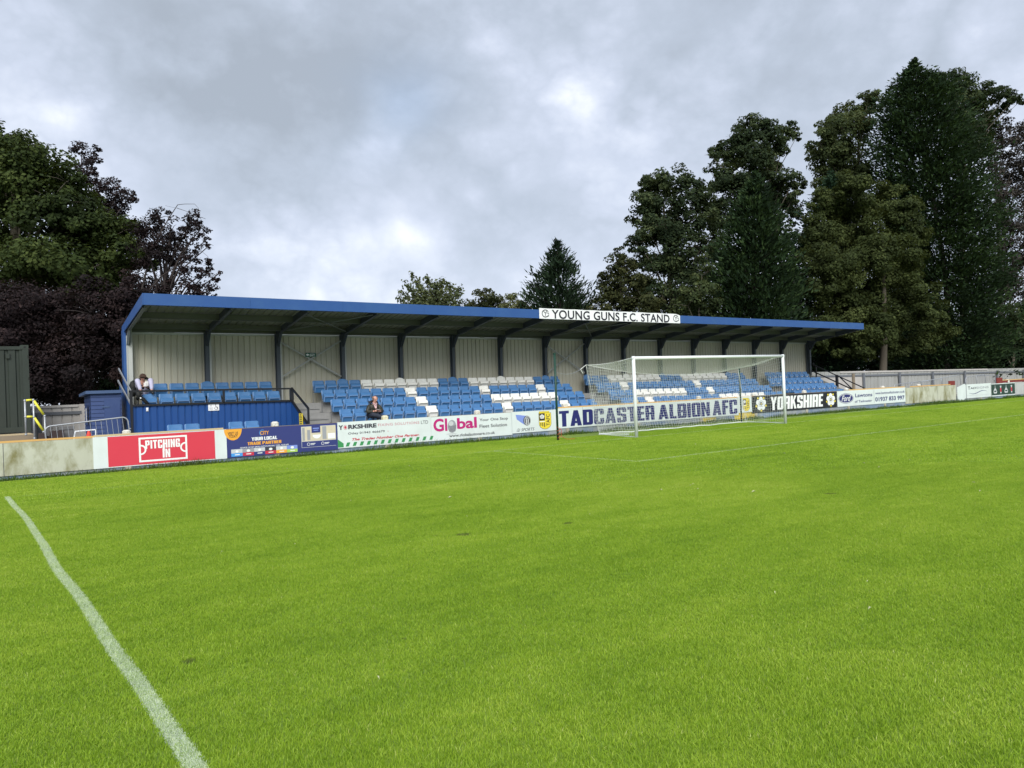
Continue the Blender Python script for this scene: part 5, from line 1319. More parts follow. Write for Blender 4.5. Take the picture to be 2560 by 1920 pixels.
# ================================================================== PEOPLE
def skin(name, J, Ed, root, m, parent, sub=1, extra=None, flat=None):
    names = list(J); idx = {n: i for i, n in enumerate(names)}
    me = bpy.data.meshes.new(name); me.from_pydata([J[n][0] for n in names], [(idx[a], idx[b]) for a, b in Ed], []); me.update()
    ob = bpy.data.objects.new(name, me); COL.objects.link(ob)
    md = ob.modifiers.new('s', 'SKIN'); md.use_smooth_shade = True; md.branch_smoothing = .6
    for n in names:
        sv_ = me.skin_vertices[0].data[idx[n]]; r = J[n][1]
        sv_.radius = r if isinstance(r, tuple) else (r, r); sv_.use_root = (n == root)
    ob.modifiers.new('u', 'SUBSURF').levels = sub
    bpy.context.view_layer.update()
    me2 = bpy.data.meshes.new_from_object(ob.evaluated_get(bpy.context.evaluated_depsgraph_get()))
    bpy.data.objects.remove(ob)
    me2.name = name; me2.materials.clear(); me2.materials.append(m)
    if extra:
        n0 = len(me2.vertices); vs = [tuple(v.co) for v in me2.vertices] + extra.v; fs = [tuple(p.vertices) for p in me2.polygons] + [tuple(n0 + i for i in f) for f in extra.f]
        me3 = bpy.data.meshes.new(name); me3.from_pydata(vs, [], fs); me3.materials.append(m); me2 = me3
    me2.polygons.foreach_set('use_smooth', [True] * len(me2.polygons)); me2.update()
    return link(name, me2, parent)
def hand(b, wrist, dirv, palmn, s=1.0, curl=.7, side=1):
    """palm and five bent fingers on a wrist: added to a mesh builder"""
    d = Vector(dirv).normalized(); n = Vector(palmn).normalized(); x = d.cross(n).normalized() * side; w = Vector(wrist)
    b.tube([w, w + d * .035 * s, w + d * .085 * s], [.026 * s, .036 * s, .034 * s], 8)
    for k, (ln, o) in enumerate(((.066, -.028), (.078, -.010), (.074, .009), (.058, .027))):
        p0 = w + d * .082 * s + x * o * s; q = d; pts = [p0]
        for j in range(3):
            q = (q + n * curl * .55).normalized(); pts.append(pts[-1] + q * ln * s / 3 * (1.1 - .1 * j))
        b.tube(pts, [.0095 * s, .009 * s, .008 * s, .0065 * s], 6)
    p0 = w + d * .03 * s - x * .03 * s
    b.tube([p0, p0 - x * .028 * s + d * .02 * s + n * .01, p0 - x * .030 * s + d * .05 * s + n * .03 * s], [.012 * s, .011 * s, .008 * s], 6)
def face(b, c, R_, s=1.0):
    """nose, brow, ears, chin and lips around head centre c; R_ turns head axes (x right, -y forward, z up)"""
    T = lambda x, y, z: tuple(Vector(c) + R_ @ (Vector((x, y, z)) * s))
    b.tube([T(0, -.088, .018), T(0, -.108, -.022), T(0, -.090, -.034)], [.010 * s, .017 * s, .013 * s], 6)
    for sx in (-1, 1):
        p = T(sx * .082, .005, -.005); b.ball(p, (.012 * s, .02 * s, .032 * s), 8, 6)
        b.ball(T(sx * .034, -.080, .030), (.026 * s, .012 * s, .008 * s), 8, 4)
    b.ball(T(0, -.070, -.082), (.032 * s, .024 * s, .020 * s), 8, 6)
man = empty('person', S(-5.60, RB[0], TZ[0]), SROT)
tag(man, 'balding man in dark olive jacket sitting cross-legged in the front row, looking at his hands', 'person')
J = dict(pel=((0, -.15, .53), (.15, .12)), sp=((0, -.17, .68), (.15, .12)), ch=((0, -.215, .84), (.16, .11)), nb=((0, -.26, .945), .06), ne=((0, -.285, .985), .055),
         h1=((.0, -.315, 1.05), (.070, .075)), h2=((.006, -.325, 1.115), (.080, .092)), h3=((.006, -.315, 1.175), (.070, .078)), h4=((.006, -.305, 1.205), .04),
         ls=((-.17, -.22, .885), .06), le=((-.27, -.27, .67), .045), lw=((-.085, -.47, .70), .028),
         rs=((.17, -.22, .885), .06), re=((.28, -.27, .66), .045), rw=((.10, -.46, .69), .028),
         lh=((-.10, -.17, .52), .09), lk=((-.21, -.54, .60), .062), la=((.16, -.62, .475), .042), lt=((.30, -.68, .47), .03),
         rh=((.10, -.17, .52), .09), rk=((.13, -.56, .50), .062), ra=((.10, -.60, .10), .042), rt=((.12, -.74, .04), .03))
Ed = [('pel', 'sp'), ('sp', 'ch'), ('ch', 'nb'), ('nb', 'ne'), ('ne', 'h1'), ('h1', 'h2'), ('h2', 'h3'), ('h3', 'h4'), ('ch', 'ls'), ('ls', 'le'), ('le', 'lw'), ('ch', 'rs'), ('rs', 're'), ('re', 'rw'),
      ('pel', 'lh'), ('lh', 'lk'), ('lk', 'la'), ('la', 'lt'), ('pel', 'rh'), ('rh', 'rk'), ('rk', 'ra'), ('ra', 'rt')]
hx = MB(); HR = Matrix.Rotation(R(28), 3, 'X') @ Matrix.Rotation(R(6), 3, 'Z')
face(hx, (.006, -.322, 1.11), HR)
hand(hx, (-.085, -.47, .70), (.75, -.3, .12), (.2, -.4, .9), 1.0, .8, 1); hand(hx, (.10, -.46, .69), (-.7, -.35, .15), (-.2, -.3, .9), 1.0, .8, -1)
skin('body', J, Ed, 'pel', M['skin'], man, 2, hx)
T = lambda x, y, z: tuple(Vector((.006, -.322, 1.11)) + HR @ Vector((x, y, z)))
b = MB()
for sx in (-1, 1): b.ball(T(sx * .034, -.086, .012), .009, 6, 5)
b.build('eyes', M['eye'], man)
b = MB(); b.tube([T(-.028, -.086, -.052), T(0, -.094, -.050), T(.028, -.086, -.052)], [.004, .008, .004], 6); b.build('lips', M['skin_lips'], man)
b = MB()   # cropped hair round the back and sides
for k in range(34):
    a = R(-35 + 250 * k / 33); 
    for z, rr in ((-.02, .086), (.015, .092), (.045, .088)): b.ball(T(.086 * math.cos(a) * rr / .088, .012 + .098 * math.sin(a) * rr / .088, z), .014, 5, 4)
b.build('hair', M['hair_grey'], man)
JJ = dict(J); 
for k, r in dict(pel=(.185, .155), sp=(.19, .16), ch=(.195, .150), nb=(.10, .09), ls=.095, le=.085, rs=.095, re=.085).items(): JJ[k] = (J[k][0], r)
JJ['lw'] = ((-.115, -.44, .695), .055); JJ['rw'] = ((.13, -.43, .685), .055); JJ['hem'] = ((0, -.15, .50), (.19, .17))
Ej = [('hem', 'sp'), ('sp', 'ch'), ('ch', 'nb'), ('ch', 'ls'), ('ls', 'le'), ('le', 'lw'), ('ch', 'rs'), ('rs', 're'), ('re', 'rw')]
skin('jacket', {k: JJ[k] for k in ('hem', 'sp', 'ch', 'nb', 'ls', 'le', 'lw', 'rs', 're', 'rw')}, Ej, 'sp', M['jacket'], man, 2)
b = MB(); b.tube([(-.13, -.25, .93), (-.12, -.20, 1.01), (0, -.15, 1.03), (.12, -.20, 1.01), (.13, -.25, .93), (.08, -.33, .88)], [.035, .05, .055, .05, .035, .02], 8)
b.build('hood', M['black_cloth'], man, smooth=True)
b = MB(); b.add([(-.075, -.325, .965), (.075, -.325, .965), (.03, -.372, .79), (-.02, -.372, .79), (0, -.345, .955)], [(0, 3, 2, 1), (0, 1, 4)]); b.tube([(-.07, -.30, .99), (-.05, -.35, .955), (0, -.37, .91)], .014, 6); b.tube([(.07, -.30, .99), (.055, -.35, .955), (0, -.37, .91)], .014, 6)
b.build('shirt', M['shirt'], man)
Jt = {k: J[k] for k in ('pel', 'lh', 'lk', 'la', 'rh', 'rk', 'ra')}
for k, r in dict(pel=(.165, .14), lh=.105, lk=.080, la=.058, rh=.105, rk=.080, ra=.060).items(): Jt[k] = (J[k][0], r)
Jt['la'] = ((.12, -.605, .487), .060); Jt['ra'] = ((.10, -.597, .13), .060)
skin('trousers', Jt, [('pel', 'lh'), ('lh', 'lk'), ('lk', 'la'), ('pel', 'rh'), ('rh', 'rk'), ('rk', 'ra')], 'pel', M['jeans'], man, 2)
for p, q in (((.14, -.61, .475), (.32, -.70, .465)), ((.10, -.57, .06), (.13, -.78, .035))):
    b = MB(); pv, qv = Vector(p), Vector(q); b.tube([pv, pv + (qv - pv) * .3, pv + (qv - pv) * .8, qv], [.045, .052, .045, .028], 8); b.build('shoe', M['shoe'], man, smooth=True)
ph = MB(); ph.box(-.065, .055, -.62, -.50, .752, .760); o = ph.build('paper_wrap', M['paper'], None, S(-5.60, RB[0], TZ[0]), SROT); tag(o, 'white paper wrapping held in both hands of the seated man', 'paper')

boy = empty('person', S(-12.44, RB[3], TZ[3]), SROT)
tag(boy, 'brown-haired youngster in pale lilac joggers with knees drawn up in the raised block', 'person')
J = dict(pel=((0, -.20, .53), (.12, .10)), sp=((0, -.22, .67), (.12, .09)), ch=((0, -.27, .80), (.13, .09)), ne=((-.01, -.34, .91), .045),
         h1=((-.012, -.37, .95), (.062, .066)), h2=((-.012, -.38, 1.01), (.074, .084)), h3=((-.012, -.36, 1.075), (.066, .072)), h4=((-.012, -.35, 1.10), .04),
         ls=((-.13, -.29, .83), .045), le=((-.19, -.43, .66), .036), lw=((-.06, -.58, .70), .024),
         rs=((.13, -.29, .83), .045), re=((.19, -.43, .64), .036), rw=((.06, -.58, .68), .024),
         lh=((-.09, -.24, .52), .08), lk=((-.215, -.62, .93), .055), la=((-.145, -.80, .53), .038), lt=((-.15, -.93, .50), .028),
         rh=((.09, -.24, .52), .08), rk=((.185, -.62, .94), .055), ra=((.170, -.80, .53), .038), rt=((.175, -.93, .50), .028))
Ed = [e for e in Ed if e not in (('ch', 'nb'), ('nb', 'ne'))] + [('ch', 'ne')]
hx = MB(); HR = Matrix.Rotation(R(38), 3, 'X'); hc = (-.012, -.375, 1.005)
face(hx, hc, HR, .92); hand(hx, (-.06, -.58, .70), (.55, -.5, .2), (.1, -.3, .9), .85, .8, 1); hand(hx, (.06, -.58, .68), (-.5, -.5, .25), (-.1, -.3, .9), .85, .8, -1)
skin('body', J, Ed, 'pel', M['skin'], boy, 2, hx)
T = lambda x, y, z: tuple(Vector(hc) + HR @ Vector((x, y, z)))
b = MB()
for sx in (-1, 1): b.ball(T(sx * .032, -.078, .010), .008, 6, 5)
b.build('eyes', M['eye'], boy)
b = MB(); b.tube([T(-.022, -.078, -.048), T(0, -.085, -.047), T(.022, -.078, -.048)], [.003, .007, .003], 6); b.build('lips', M['skin_lips'], boy)
b = MB(); b.ball(T(0, .012, .030), (.090, .100, .085), 14, 10)
for k in range(13):
    x = -.07 + .0117 * k; b.tube([T(x, -.02, .10), T(x * 1.15, -.075, .075), T(x * 1.1, -.096, .035 + .008 * math.sin(k * 2.1))], [.018, .016, .008], 5)
for sx in (-1, 1): b.tube([T(sx * .075, 0, .07), T(sx * .088, -.01, .02), T(sx * .085, -.02, -.01)], [.02, .018, .008], 5)
b.build('hair', M['hair_brown'], boy, smooth=True)
JJ = {k: J[k] for k in ('pel', 'sp', 'ch', 'ls', 'le', 'rs', 're')}
for k, r in dict(pel=(.145, .125), sp=(.145, .12), ch=(.155, .12), ls=.066, le=.052, rs=.066, re=.052).items(): JJ[k] = (J[k][0], r)
JJ['lw'] = ((-.09, -.55, .69), .036); JJ['rw'] = ((.09, -.55, .67), .036)
skin('hooded_top', JJ, [('pel', 'sp'), ('sp', 'ch'), ('ch', 'ls'), ('ls', 'le'), ('le', 'lw'), ('ch', 'rs'), ('rs', 're'), ('re', 'rw')], 'sp', M['black_cloth'], boy, 2)
b = MB(); b.tube([(-.12, -.30, .87), (-.10, -.22, .94), (.02, -.19, .96), (.14, -.22, .97), (.16, -.30, .92), (.12, -.36, .86)], [.02, .035, .04, .045, .04, .02], 7); b.build('hood', M['black_cloth'], boy, smooth=True)
Jt = {k: J[k] for k in ('pel', 'lh', 'lk', 'rh', 'rk')}
for k, r in dict(pel=(.14, .12), lh=.105, lk=.082, rh=.105, rk=.082).items(): Jt[k] = (J[k][0], r)
Jt['la'] = ((-.150, -.785, .575), .056); Jt['ra'] = ((.172, -.785, .575), .056)
skin('joggers', Jt, [('pel', 'lh'), ('lh', 'lk'), ('lk', 'la'), ('pel', 'rh'), ('rh', 'rk'), ('rk', 'ra')], 'pel', M['joggers'], boy, 2)
for x in (-.15, .172):
    b = MB(); b.tube([(x, -.77, .50), (x, -.83, .505), (x, -.93, .49), (x, -.99, .48)], [.040, .046, .040, .025], 8); b.build('shoe', M['shoe'], boy, smooth=True)
ph = MB(); ph.box(-.04, .04, -.70, -.66, .70, .82); ph.box(.0, .10, -.665, -.655, .72, .86); o = ph.build('paper_sheet', M['paper'], None, S(-12.44, RB[3], TZ[3]), SROT); tag(o, 'small white paper held between the drawn-up knees of the youngster', 'paper')
bp = empty('backpack', S(-12.74, 9.3, TZ[3] + .42), SROT); tag(bp, 'dark camouflage backpack propped beside the youngster at the left end', 'backpack')
b = MB(); b.tube([(0, -.05, 0), (.0, -.07, .12), (0, -.05, .30), (.02, 0, .42), (.04, .02, .48)], [.08, .115, .115, .08, .03], 10); b.build('bag', M['camo'], bp, smooth=True)
b = MB(); b.tube([(.0, -.18, -.02), (-.03, -.21, .12), (-.01, -.19, .26)], [.05, .075, .05], 8); b.build('pocket', M['camo'], bp, smooth=True)
b = MB(); b.tube([(.06, -.1, .44), (.10, -.25, .30), (.08, -.55, -.08), (.0, -.95, -.30), (-.02, -1.12, -.38)], .018, 6); b.build('strap', M['black_cloth'], bp)
jk = empty('dark_coat', S(-12.62, 8.35, TZ[2] + .02), SROT); tag(jk, 'dark coat heaped at the rail corner below the youngster', 'coat')
b = MB(); b.tube([(-.16, 0, .62), (-.10, -.05, .72), (-.12, .05, .84), (-.14, .25, .88)], [.05, .08, .07, .04], 9); b.tube([(-.10, -.02, .7), (.02, -.05, .62), (.12, -.02, .50), (.16, 0, .36)], [.05, .055, .05, .03], 8); b.build('cloth', M['camo'], jk, smooth=True)
b = MB(); b.ball((-.10, -.28, .66), .025, 8, 6); b.build('badge', M['ink_white'], jk)

# ================================================================== TREES
def unit(a): return a / np.maximum(np.linalg.norm(a, axis=-1, keepdims=True), 1e-9)
def leaf_quads(P, O, L_, W_, droop=0.0, rng=RNG, bias=1.0):
    """one rhombic leaf (or spray) per point; O is the outward direction"""
    n = len(P)
    Nn = unit(O * bias + rng.normal(0, .55, (n, 3)) + np.array([0, 0, .55]))
    t = unit(np.cross(Nn, rng.normal(0, 1, (n, 3)))); t = unit(t + np.array([0, 0, -droop])); s = unit(np.cross(Nn, t))
    l = (L_ * rng.uniform(.65, 1.35, n))[:, None]; w = (W_ * rng.uniform(.7, 1.3, n))[:, None]
    V = np.stack([P - t * l * .5, P + s * w * .5 + Nn * w * .12, P + t * l * .5, P - s * w * .5 + Nn * w * .12], 1)
    return V
def crown_pts(lobes, cover, area, rng, sub=12, squash=.75, fill=.0):
    PP, OO, TT = [], [], []
    for c, r in lobes:
        n = int(cover * math.pi * r * r / area)
        m_ = max(6, int(sub * (r / 1.3) ** .7))
        sc = unit(rng.normal(0, 1, (m_, 3))); sc[:, 2] = sc[:, 2] * .9 + .12
        sc *= rng.uniform(.45, .95, (m_, 1)) * r
        sr = rng.uniform(.26, .46, m_) * r
        k = rng.integers(0, m_, n)
        d = unit(rng.normal(0, 1, (n, 3))); rad = rng.uniform(.25, 1.0, n) ** .5
        p = sc[k] + d * (sr[k] * rad)[:, None] * np.array([1.15, 1.15, squash])
        PP.append(p + c); OO.append(unit(d * .6 + unit(sc[k]) * .7)); TT.append(np.clip(rng.normal(.5, .2, n) + rng.normal(0, .12, m_)[k], 0, 1))
    return np.concatenate(PP), np.concatenate(OO), np.concatenate(TT)
def limb_tubes(b, base, top, lobes, r0, rng, minr=.025):
    """trunk as a tapered tube, limbs curving out to the lobes"""
    base = Vector(base); top = Vector(top); H = (top - base)
    pts = [base + H * t + Vector((math.sin(t * 5 + base.x) * .12, math.cos(t * 4 + base.y) * .12, 0)) * (H.length / 10) for t in np.linspace(0, 1, 9)]
    b.tube(pts, [r0 * (1.25 if i == 0 else 1) * (1 - .11 * i) + minr for i in range(9)], 10)
    for c, r in lobes:
        c = Vector(c); t = min(max((c.z - base.z) / max(H.z, .1) - .28, .18), .93); i = t * 8
        a = pts[int(i)] + (pts[min(int(i) + 1, 8)] - pts[int(i)]) * (i % 1)
        mid = a + (c - a) * .5 + Vector((0, 0, .12 * (c - a).length)); rr = r0 * (1 - t) * .28 + minr * 1.4
        b.tube([a, a + (mid - a) * .5, mid, c], [rr, rr * .8, rr * .6, minr * .7], 6)
        for k in range(4):
            d = Vector(unit(rng.normal(0, 1, 3))) ; d.z = abs(d.z) * .6; b.tube([c, c + d * r * .45 + Vector((0, 0, .05)), c + d * r * .92], [minr * .7, minr * .5, minr * .22], 5)
def tree(name, label, base_u, Dp, lobes, leaf, size=(.22, .14), cover=3.2, r0=.3, bark='bark', spread=.55, seed=1, group='trees beyond the ground', cat='tree', droop=.15, sub=12, top=None, trunk=True, lobelim=True, rk=1.25):
    rng = np.random.default_rng(seed)
    bs = atD(base_u, 1000, Dp); bs[2] = 0
    lw = []
    us = [l[0] for l in lobes]; hw = (max(us) - min(us)) / 2 * Dp / FPX + .5
    for (u, v, r) in lobes:
        dz = rng.uniform(-1, 1) * hw * spread
        c = atD(u, v, Dp + dz) - bs; lw.append((c, rk * r * (Dp + dz) / FPX))
    P, O, Tn = crown_pts(lw, cover, size[0] * size[1] * .5, rng, sub)
    keep = P[:, 2] > .15; P, O, Tn = P[keep], O[keep], Tn[keep]
    V = leaf_quads(P, O, size[0], size[1], droop, rng)
    root = empty(name, bs); tag(root, label, cat, group)
    link('crown', tris_mesh('crown', V, np.repeat(Tn, 4), leaf, 4), root)
    if trunk:
        b = MB(); tp = max(lw, key=lambda q: q[0][2])[0]; tpp = (tp[0] * .6, tp[1] * .6, tp[2] * .93) if top is None else tuple(atD(top[0], top[1], Dp) - bs)
        limb_tubes(b, (0, 0, -.1), tpp, lw if lobelim else [], r0, rng); b.build('trunk', M[bark], root, smooth=True)
    return root
def conifer(name, label, path, Dp, leaf, size=(.5, .13), cover=3.0, r0=.25, seed=1, up=.25, jag=.22, cat='tree', group='trees beyond the ground', tiers=0, depth=1.0, spray=14):
    """path: (u, v, halfwidth px) from the tip down"""
    rng = np.random.default_rng(seed)
    bs = atD(path[-1][0], 1000, Dp); bs[2] = 0
    C_ = np.array([atD(u, v, Dp) - bs for u, v, w in path]); Rr = np.array([w * Dp / FPX for u, v, w in path])
    z = C_[:, 2]; zt, zb = z[0], z[-1]
    if zb > 1.0: C_ = np.vstack([C_, [C_[-1][0], C_[-1][1], .6]]); Rr = np.append(Rr, Rr[-1] * .9); zb = .6
    zs = C_[:, 2][::-1]
    fx = lambda q: np.interp(q, zs, C_[:, 0][::-1]); fy = lambda q: np.interp(q, zs, C_[:, 1][::-1]); fr = lambda q: np.interp(q, zs, Rr[::-1])
    grid = np.linspace(zb, zt, 200); wts = fr(grid) + .15; area = (wts * 2 * (zt - zb) / 200).sum() * 1.6
    n = int(cover * area / (size[0] * size[1] * .5)); nb = max(40, n // spray)
    q = rng.choice(grid, nb, p=wts / wts.sum()) + rng.uniform(-.1, .1, nb)
    th = rng.uniform(0, 2 * np.pi, nb)
    rr = 1.16 * fr(q) * (rng.uniform(.25, 1.0, nb) ** .4) * (1 + rng.normal(0, jag, nb) * .5 + .10 * np.sin(th * 3 + q * 1.3))
    rr = np.maximum(rr, .05)
    out = np.stack([np.cos(th), np.sin(th) * depth, np.zeros(nb)], 1)
    end = np.stack([fx(q), fy(q), q], 1) + out * rr[:, None] + np.array([0, 0, 1]) * (up * rr * .5)[:, None]
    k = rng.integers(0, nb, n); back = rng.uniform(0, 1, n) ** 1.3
    ln = np.minimum(rr[k] * .75, 1.9)
    dirv = unit(out[k] + np.array([0, 0, up]) + rng.normal(0, .18, (n, 3)))
    P = end[k] - dirv * (back * ln)[:, None] + rng.normal(0, .10, (n, 3)) * (1 + rr[k] * .25)[:, None]
    t = unit(dirv + rng.normal(0, .38, (n, 3)) + np.array([0, 0, up * .8]))
    Nn = unit(rng.normal(0, 1, (n, 3)) + np.array([0, 0, .9])); s = unit(np.cross(Nn, t))
    l = (size[0] * rng.uniform(.6, 1.4, n))[:, None]; w = (size[1] * rng.uniform(.7, 1.3, n))[:, None]
    V = np.stack([P - t * l * .5, P + s * w * .5 - t * l * .1, P + t * l * .5 + np.array([0, 0, .04]), P - s * w * .5 - t * l * .1], 1)
    # the leader
    m_ = 60; qq = rng.uniform(0, 1, m_); Pt = np.array([fx(zt), fy(zt), zt]) - np.array([0, 0, 1]) * (qq * 1.4)[:, None] + rng.normal(0, .10, (m_, 3)) * (qq + .1)[:, None]
    tt = unit(rng.normal(0, .5, (m_, 3)) + np.array([0, 0, .9])); ss = unit(np.cross(tt, rng.normal(0, 1, (m_, 3))))
    V2 = np.stack([Pt - tt * .22, Pt + ss * .06, Pt + tt * .22, Pt - ss * .06], 1)
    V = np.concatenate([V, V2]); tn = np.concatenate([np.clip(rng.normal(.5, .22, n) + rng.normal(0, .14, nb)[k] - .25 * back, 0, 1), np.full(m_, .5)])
    kp = V[:, :, 2].min(1) > .05; V, tn = V[kp], tn[kp]
    root = empty(name, bs); tag(root, label, cat, group)
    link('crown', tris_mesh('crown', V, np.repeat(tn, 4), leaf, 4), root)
    b = MB(); pts = [(0, 0, -.1)] + [tuple(C_[i]) for i in range(len(C_) - 1, -1, -1)]; L_ = len(pts)
    b.tube(pts, [r0 * (1 - i / L_) + .02 for i in range(L_)], 9)
    kk = rng.choice(nb, min(nb, 160), replace=False)
    for i in kk: b.tube([(float(fx(q[i])), float(fy(q[i])), float(q[i] - rr[i] * up * .3)), tuple(end[i])], [.035, .008], 4)
    b.build('trunk', M['bark_dark'], root)
    return root
LF = {}
LF['syc'] = leafmat('sycamore_leaves', (.018, .030, .008), (.036, .056, .013), (.080, .105, .027), .22)
LF['beech'] = leafmat('copper_beech_leaves', (.009, .0065, .007), (.018, .011, .012), (.050, .032, .030), .12)
LF['lime'] = leafmat('lime_leaves', (.024, .038, .014), (.050, .070, .025), (.120, .142, .055), .28)
LF['lime2'] = leafmat('dark_lime_leaves', (.014, .026, .011), (.030, .048, .019), (.080, .102, .040), .25)
LF['olive'] = leafmat('olive_maple_leaves', (.024, .035, .010), (.046, .063, .018), (.095, .116, .036), .25)
LF['bronze'] = leafmat('bronze_leaves', (.020, .028, .010), (.042, .050, .016), (.085, .088, .030), .2)
LF['cyp'] = leafmat('leyland_sprays', (.007, .017, .007), (.017, .037, .012), (.046, .078, .024), .15, .5)
LF['cypd'] = leafmat('dark_cypress_sprays', (.010, .026, .014), (.018, .042, .020), (.036, .070, .030), .12, .5)
LF['spruce'] = leafmat('deep_green_conifer_sprays', (.009, .020, .010), (.018, .036, .017), (.040, .066, .030), .12, .5)
LF['dark'] = leafmat('dark_hedge_leaves', (.010, .018, .008), (.020, .034, .013), (.040, .060, .020), .2)
LF['grey'] = leafmat('grey_purple_leaves', (.028, .026, .024), (.045, .040, .035), (.075, .065, .055), .15)
LF['pale'] = leafmat('pale_willow_leaves', (.07, .085, .035), (.13, .145, .06), (.21, .22, .10), .3)
LF['soft'] = leafmat('grey_green_leaves', (.045, .062, .030), (.085, .105, .045), (.15, .17, .075), .3)

# left side
tree('sycamore_tree', 'large green sycamore at the left edge above the container', 40, 34,
     [(55, 380, 58), (-15, 392, 72), (118, 425, 54), (20, 425, 70), (165, 455, 40), (205, 520, 44), (240, 570, 40), (60, 480, 90), (10, 470, 90), (145, 510, 62), (200, 570, 64), (-20, 540, 110), (90, 620, 110), (275, 600, 55), (230, 660, 80), (318, 562, 27), (290, 640, 40), (375, 648, 30), (335, 648, 34), (0, 700, 120), (150, 720, 110), (260, 715, 62)],
     LF['syc'], (.17, .12), 4.2, .42, seed=3, spread=.35, sub=16)
tree('copper_beech_tree', 'spreading copper beech with thin arching outer branches over the left end of the stand', 215, 38,
     [(205, 372, 22), (238, 385, 18), (222, 410, 24), (205, 440, 28), (232, 455, 22), (250, 470, 26), (275, 490, 32), (300, 480, 24), (318, 500, 22), (330, 490, 12), (290, 520, 28), (265, 530, 22), (345, 560, 26), (310, 575, 34), (335, 620, 40), (300, 540, 30), (250, 510, 30)],
     LF['beech'], (.12, .08), 1.7, .18, 'bark_dark', seed=5, spread=.3, group='copper beeches at the left', sub=16)
tree('copper_beech_tree', 'right-hand spray of the copper beech, drooping twigs above the stand roof corner', 350, 33,
     [(372, 560, 28), (400, 545, 22), (350, 600, 36), (395, 600, 38), (430, 575, 30), (470, 560, 26), (495, 545, 18), (500, 575, 18), (440, 610, 32), (480, 600, 26), (375, 640, 36), (420, 645, 36), (465, 640, 24), (515, 600, 10), (522, 615, 10), (440, 690, 26), (480, 675, 24), (510, 690, 22), (530, 665, 18), (540, 690, 14), (535, 715, 16), (510, 725, 20), (470, 720, 26), (430, 730, 26), (395, 720, 34), (350, 700, 40), (490, 745, 18), (525, 742, 12)],
     LF['beech'], (.11, .075), 1.6, .15, 'bark_dark', seed=6, spread=.5, group='copper beeches at the left', sub=16)
tree('copper_beech_tree', 'dense low dark copper beech behind the shed and the container', 120, 30,
     [(-60, 790, 95), (40, 785, 72), (130, 800, 80), (230, 785, 66), (320, 760, 48), (380, 770, 50), (-20, 850, 110), (90, 850, 110), (200, 850, 100), (300, 830, 80), (0, 930, 95), (100, 940, 95), (200, 930, 90), (290, 910, 70), (350, 850, 50), (330, 712, 24)],
     LF['beech'], (.12, .075), 3.6, .30, 'bark_dark', seed=7, spread=.35, group='copper beeches at the left', sub=13)
# beech arching bare twigs
o = empty('bare_branch', atD(347, 760, 33)); tag(o, 'thin bare arching branch above the copper beech spray', 'branch')
bz = atD(347, 760, 33)
def px(pts, D_):
    return [tuple(atD(u + 1.5 * math.sin(v * .37), v, D_) - bz) for u, v in pts]
b = MB(); b.tube(px([(347, 760), (365, 680), (390, 600), (419, 548), (443, 512), (462, 510), (486, 510), (497, 520), (500, 534)], 32.5), [.045, .035, .028, .02, .014, .010, .008, .006, .004], 6)
b.tube(px([(360, 740), (405, 690), (460, 655), (503, 627), (521, 641), (526, 660)], 32.3), [.03, .025, .018, .012, .007, .004], 6)
b.tube(px([(419, 548), (440, 520), (412, 514)], 32.5), [.015, .01, .005], 5); b.tube(px([(443, 520), (470, 530), (478, 545)], 32.6), [.012, .008, .004], 5)
b.tube(px([(503, 627), (512, 590), (505, 560)], 32.4), [.010, .007, .004], 5)
b.build('twigs', M['bark_dark'], o)
# behind the stand
def wands(name, label, base, tips, Dp, leaf, size, per, seed, r0=.12):
    rng = np.random.default_rng(seed); bs = atD(base[0], 1000, Dp); bs[2] = 0; st0 = atD(*base, Dp) - bs
    b = MB(); b.tube([(0, 0, -.1), tuple(st0 * .6), tuple(st0)], [r0 * 1.5, r0 * 1.2, r0], 8); PP = []; OO = []
    for (u, v) in tips:
        e = atD(u, v, Dp + rng.uniform(-1.6, 1.6)) - bs; mid = st0 + (e - st0) * .5 + np.array([0, 0, .15])
        cur = [st0, st0 + (mid - st0) * .5, mid, mid + (e - mid) * .6, e]; b.tube([tuple(c) for c in cur], [.06, .05, .04, .022, .008], 5)
        k = rng.uniform(.12, 1, per); i = np.minimum((k * 4).astype(int), 3); f = (k * 4 - i)[:, None]; cu = np.array(cur)
        p = cu[i] * (1 - f) + cu[i + 1] * f; sp = rng.normal(0, 1, (per, 3)) * (.10 + .30 * (1 - k))[:, None]; PP.append(p + sp); OO.append(unit(sp))
    P = np.concatenate(PP); V = leaf_quads(P, np.concatenate(OO), size[0], size[1], .1, rng)
    root = empty(name, bs); tag(root, label, 'tree', 'trees beyond the ground')
    link('crown', tris_mesh('crown', V, np.repeat(np.clip(rng.normal(.5, .25, len(P)), 0, 1), 4), leaf, 4), root); b.build('trunk', M['bark'], root)
wands('cherry_tree', 'light feathery tree with upswept twigs above the middle of the roof', (1078, 800),
      [(1029, 682), (1012, 704), (1000, 728), (994, 745), (1040, 700), (1050, 712), (1066, 690), (1073, 700), (1085, 706), (1092, 712), (1105, 696), (1111, 700), (1120, 708), (1128, 712), (1136, 716), (1142, 724), (1156, 716), (1150, 735), (1005, 760), (1150, 760), (1022, 720), (1035, 735), (1060, 735), (1095, 735), (1125, 740), (1012, 742), (1045, 750), (1110, 752), (1140, 765), (1075, 745)], 58, LF['soft'], (.26, .15), 150, 4)
tree('hawthorn_tree', 'small rounded olive tree between the feathery tree and the pale bush', 1200, 60, [(1165, 772, 24), (1190, 765, 22), (1213, 745, 26), (1235, 758, 24), (1200, 775, 28), (1230, 780, 24), (1180, 785, 24), (1215, 728, 10)], LF['bronze'], (.2, .13), 2.4, .14, seed=12)
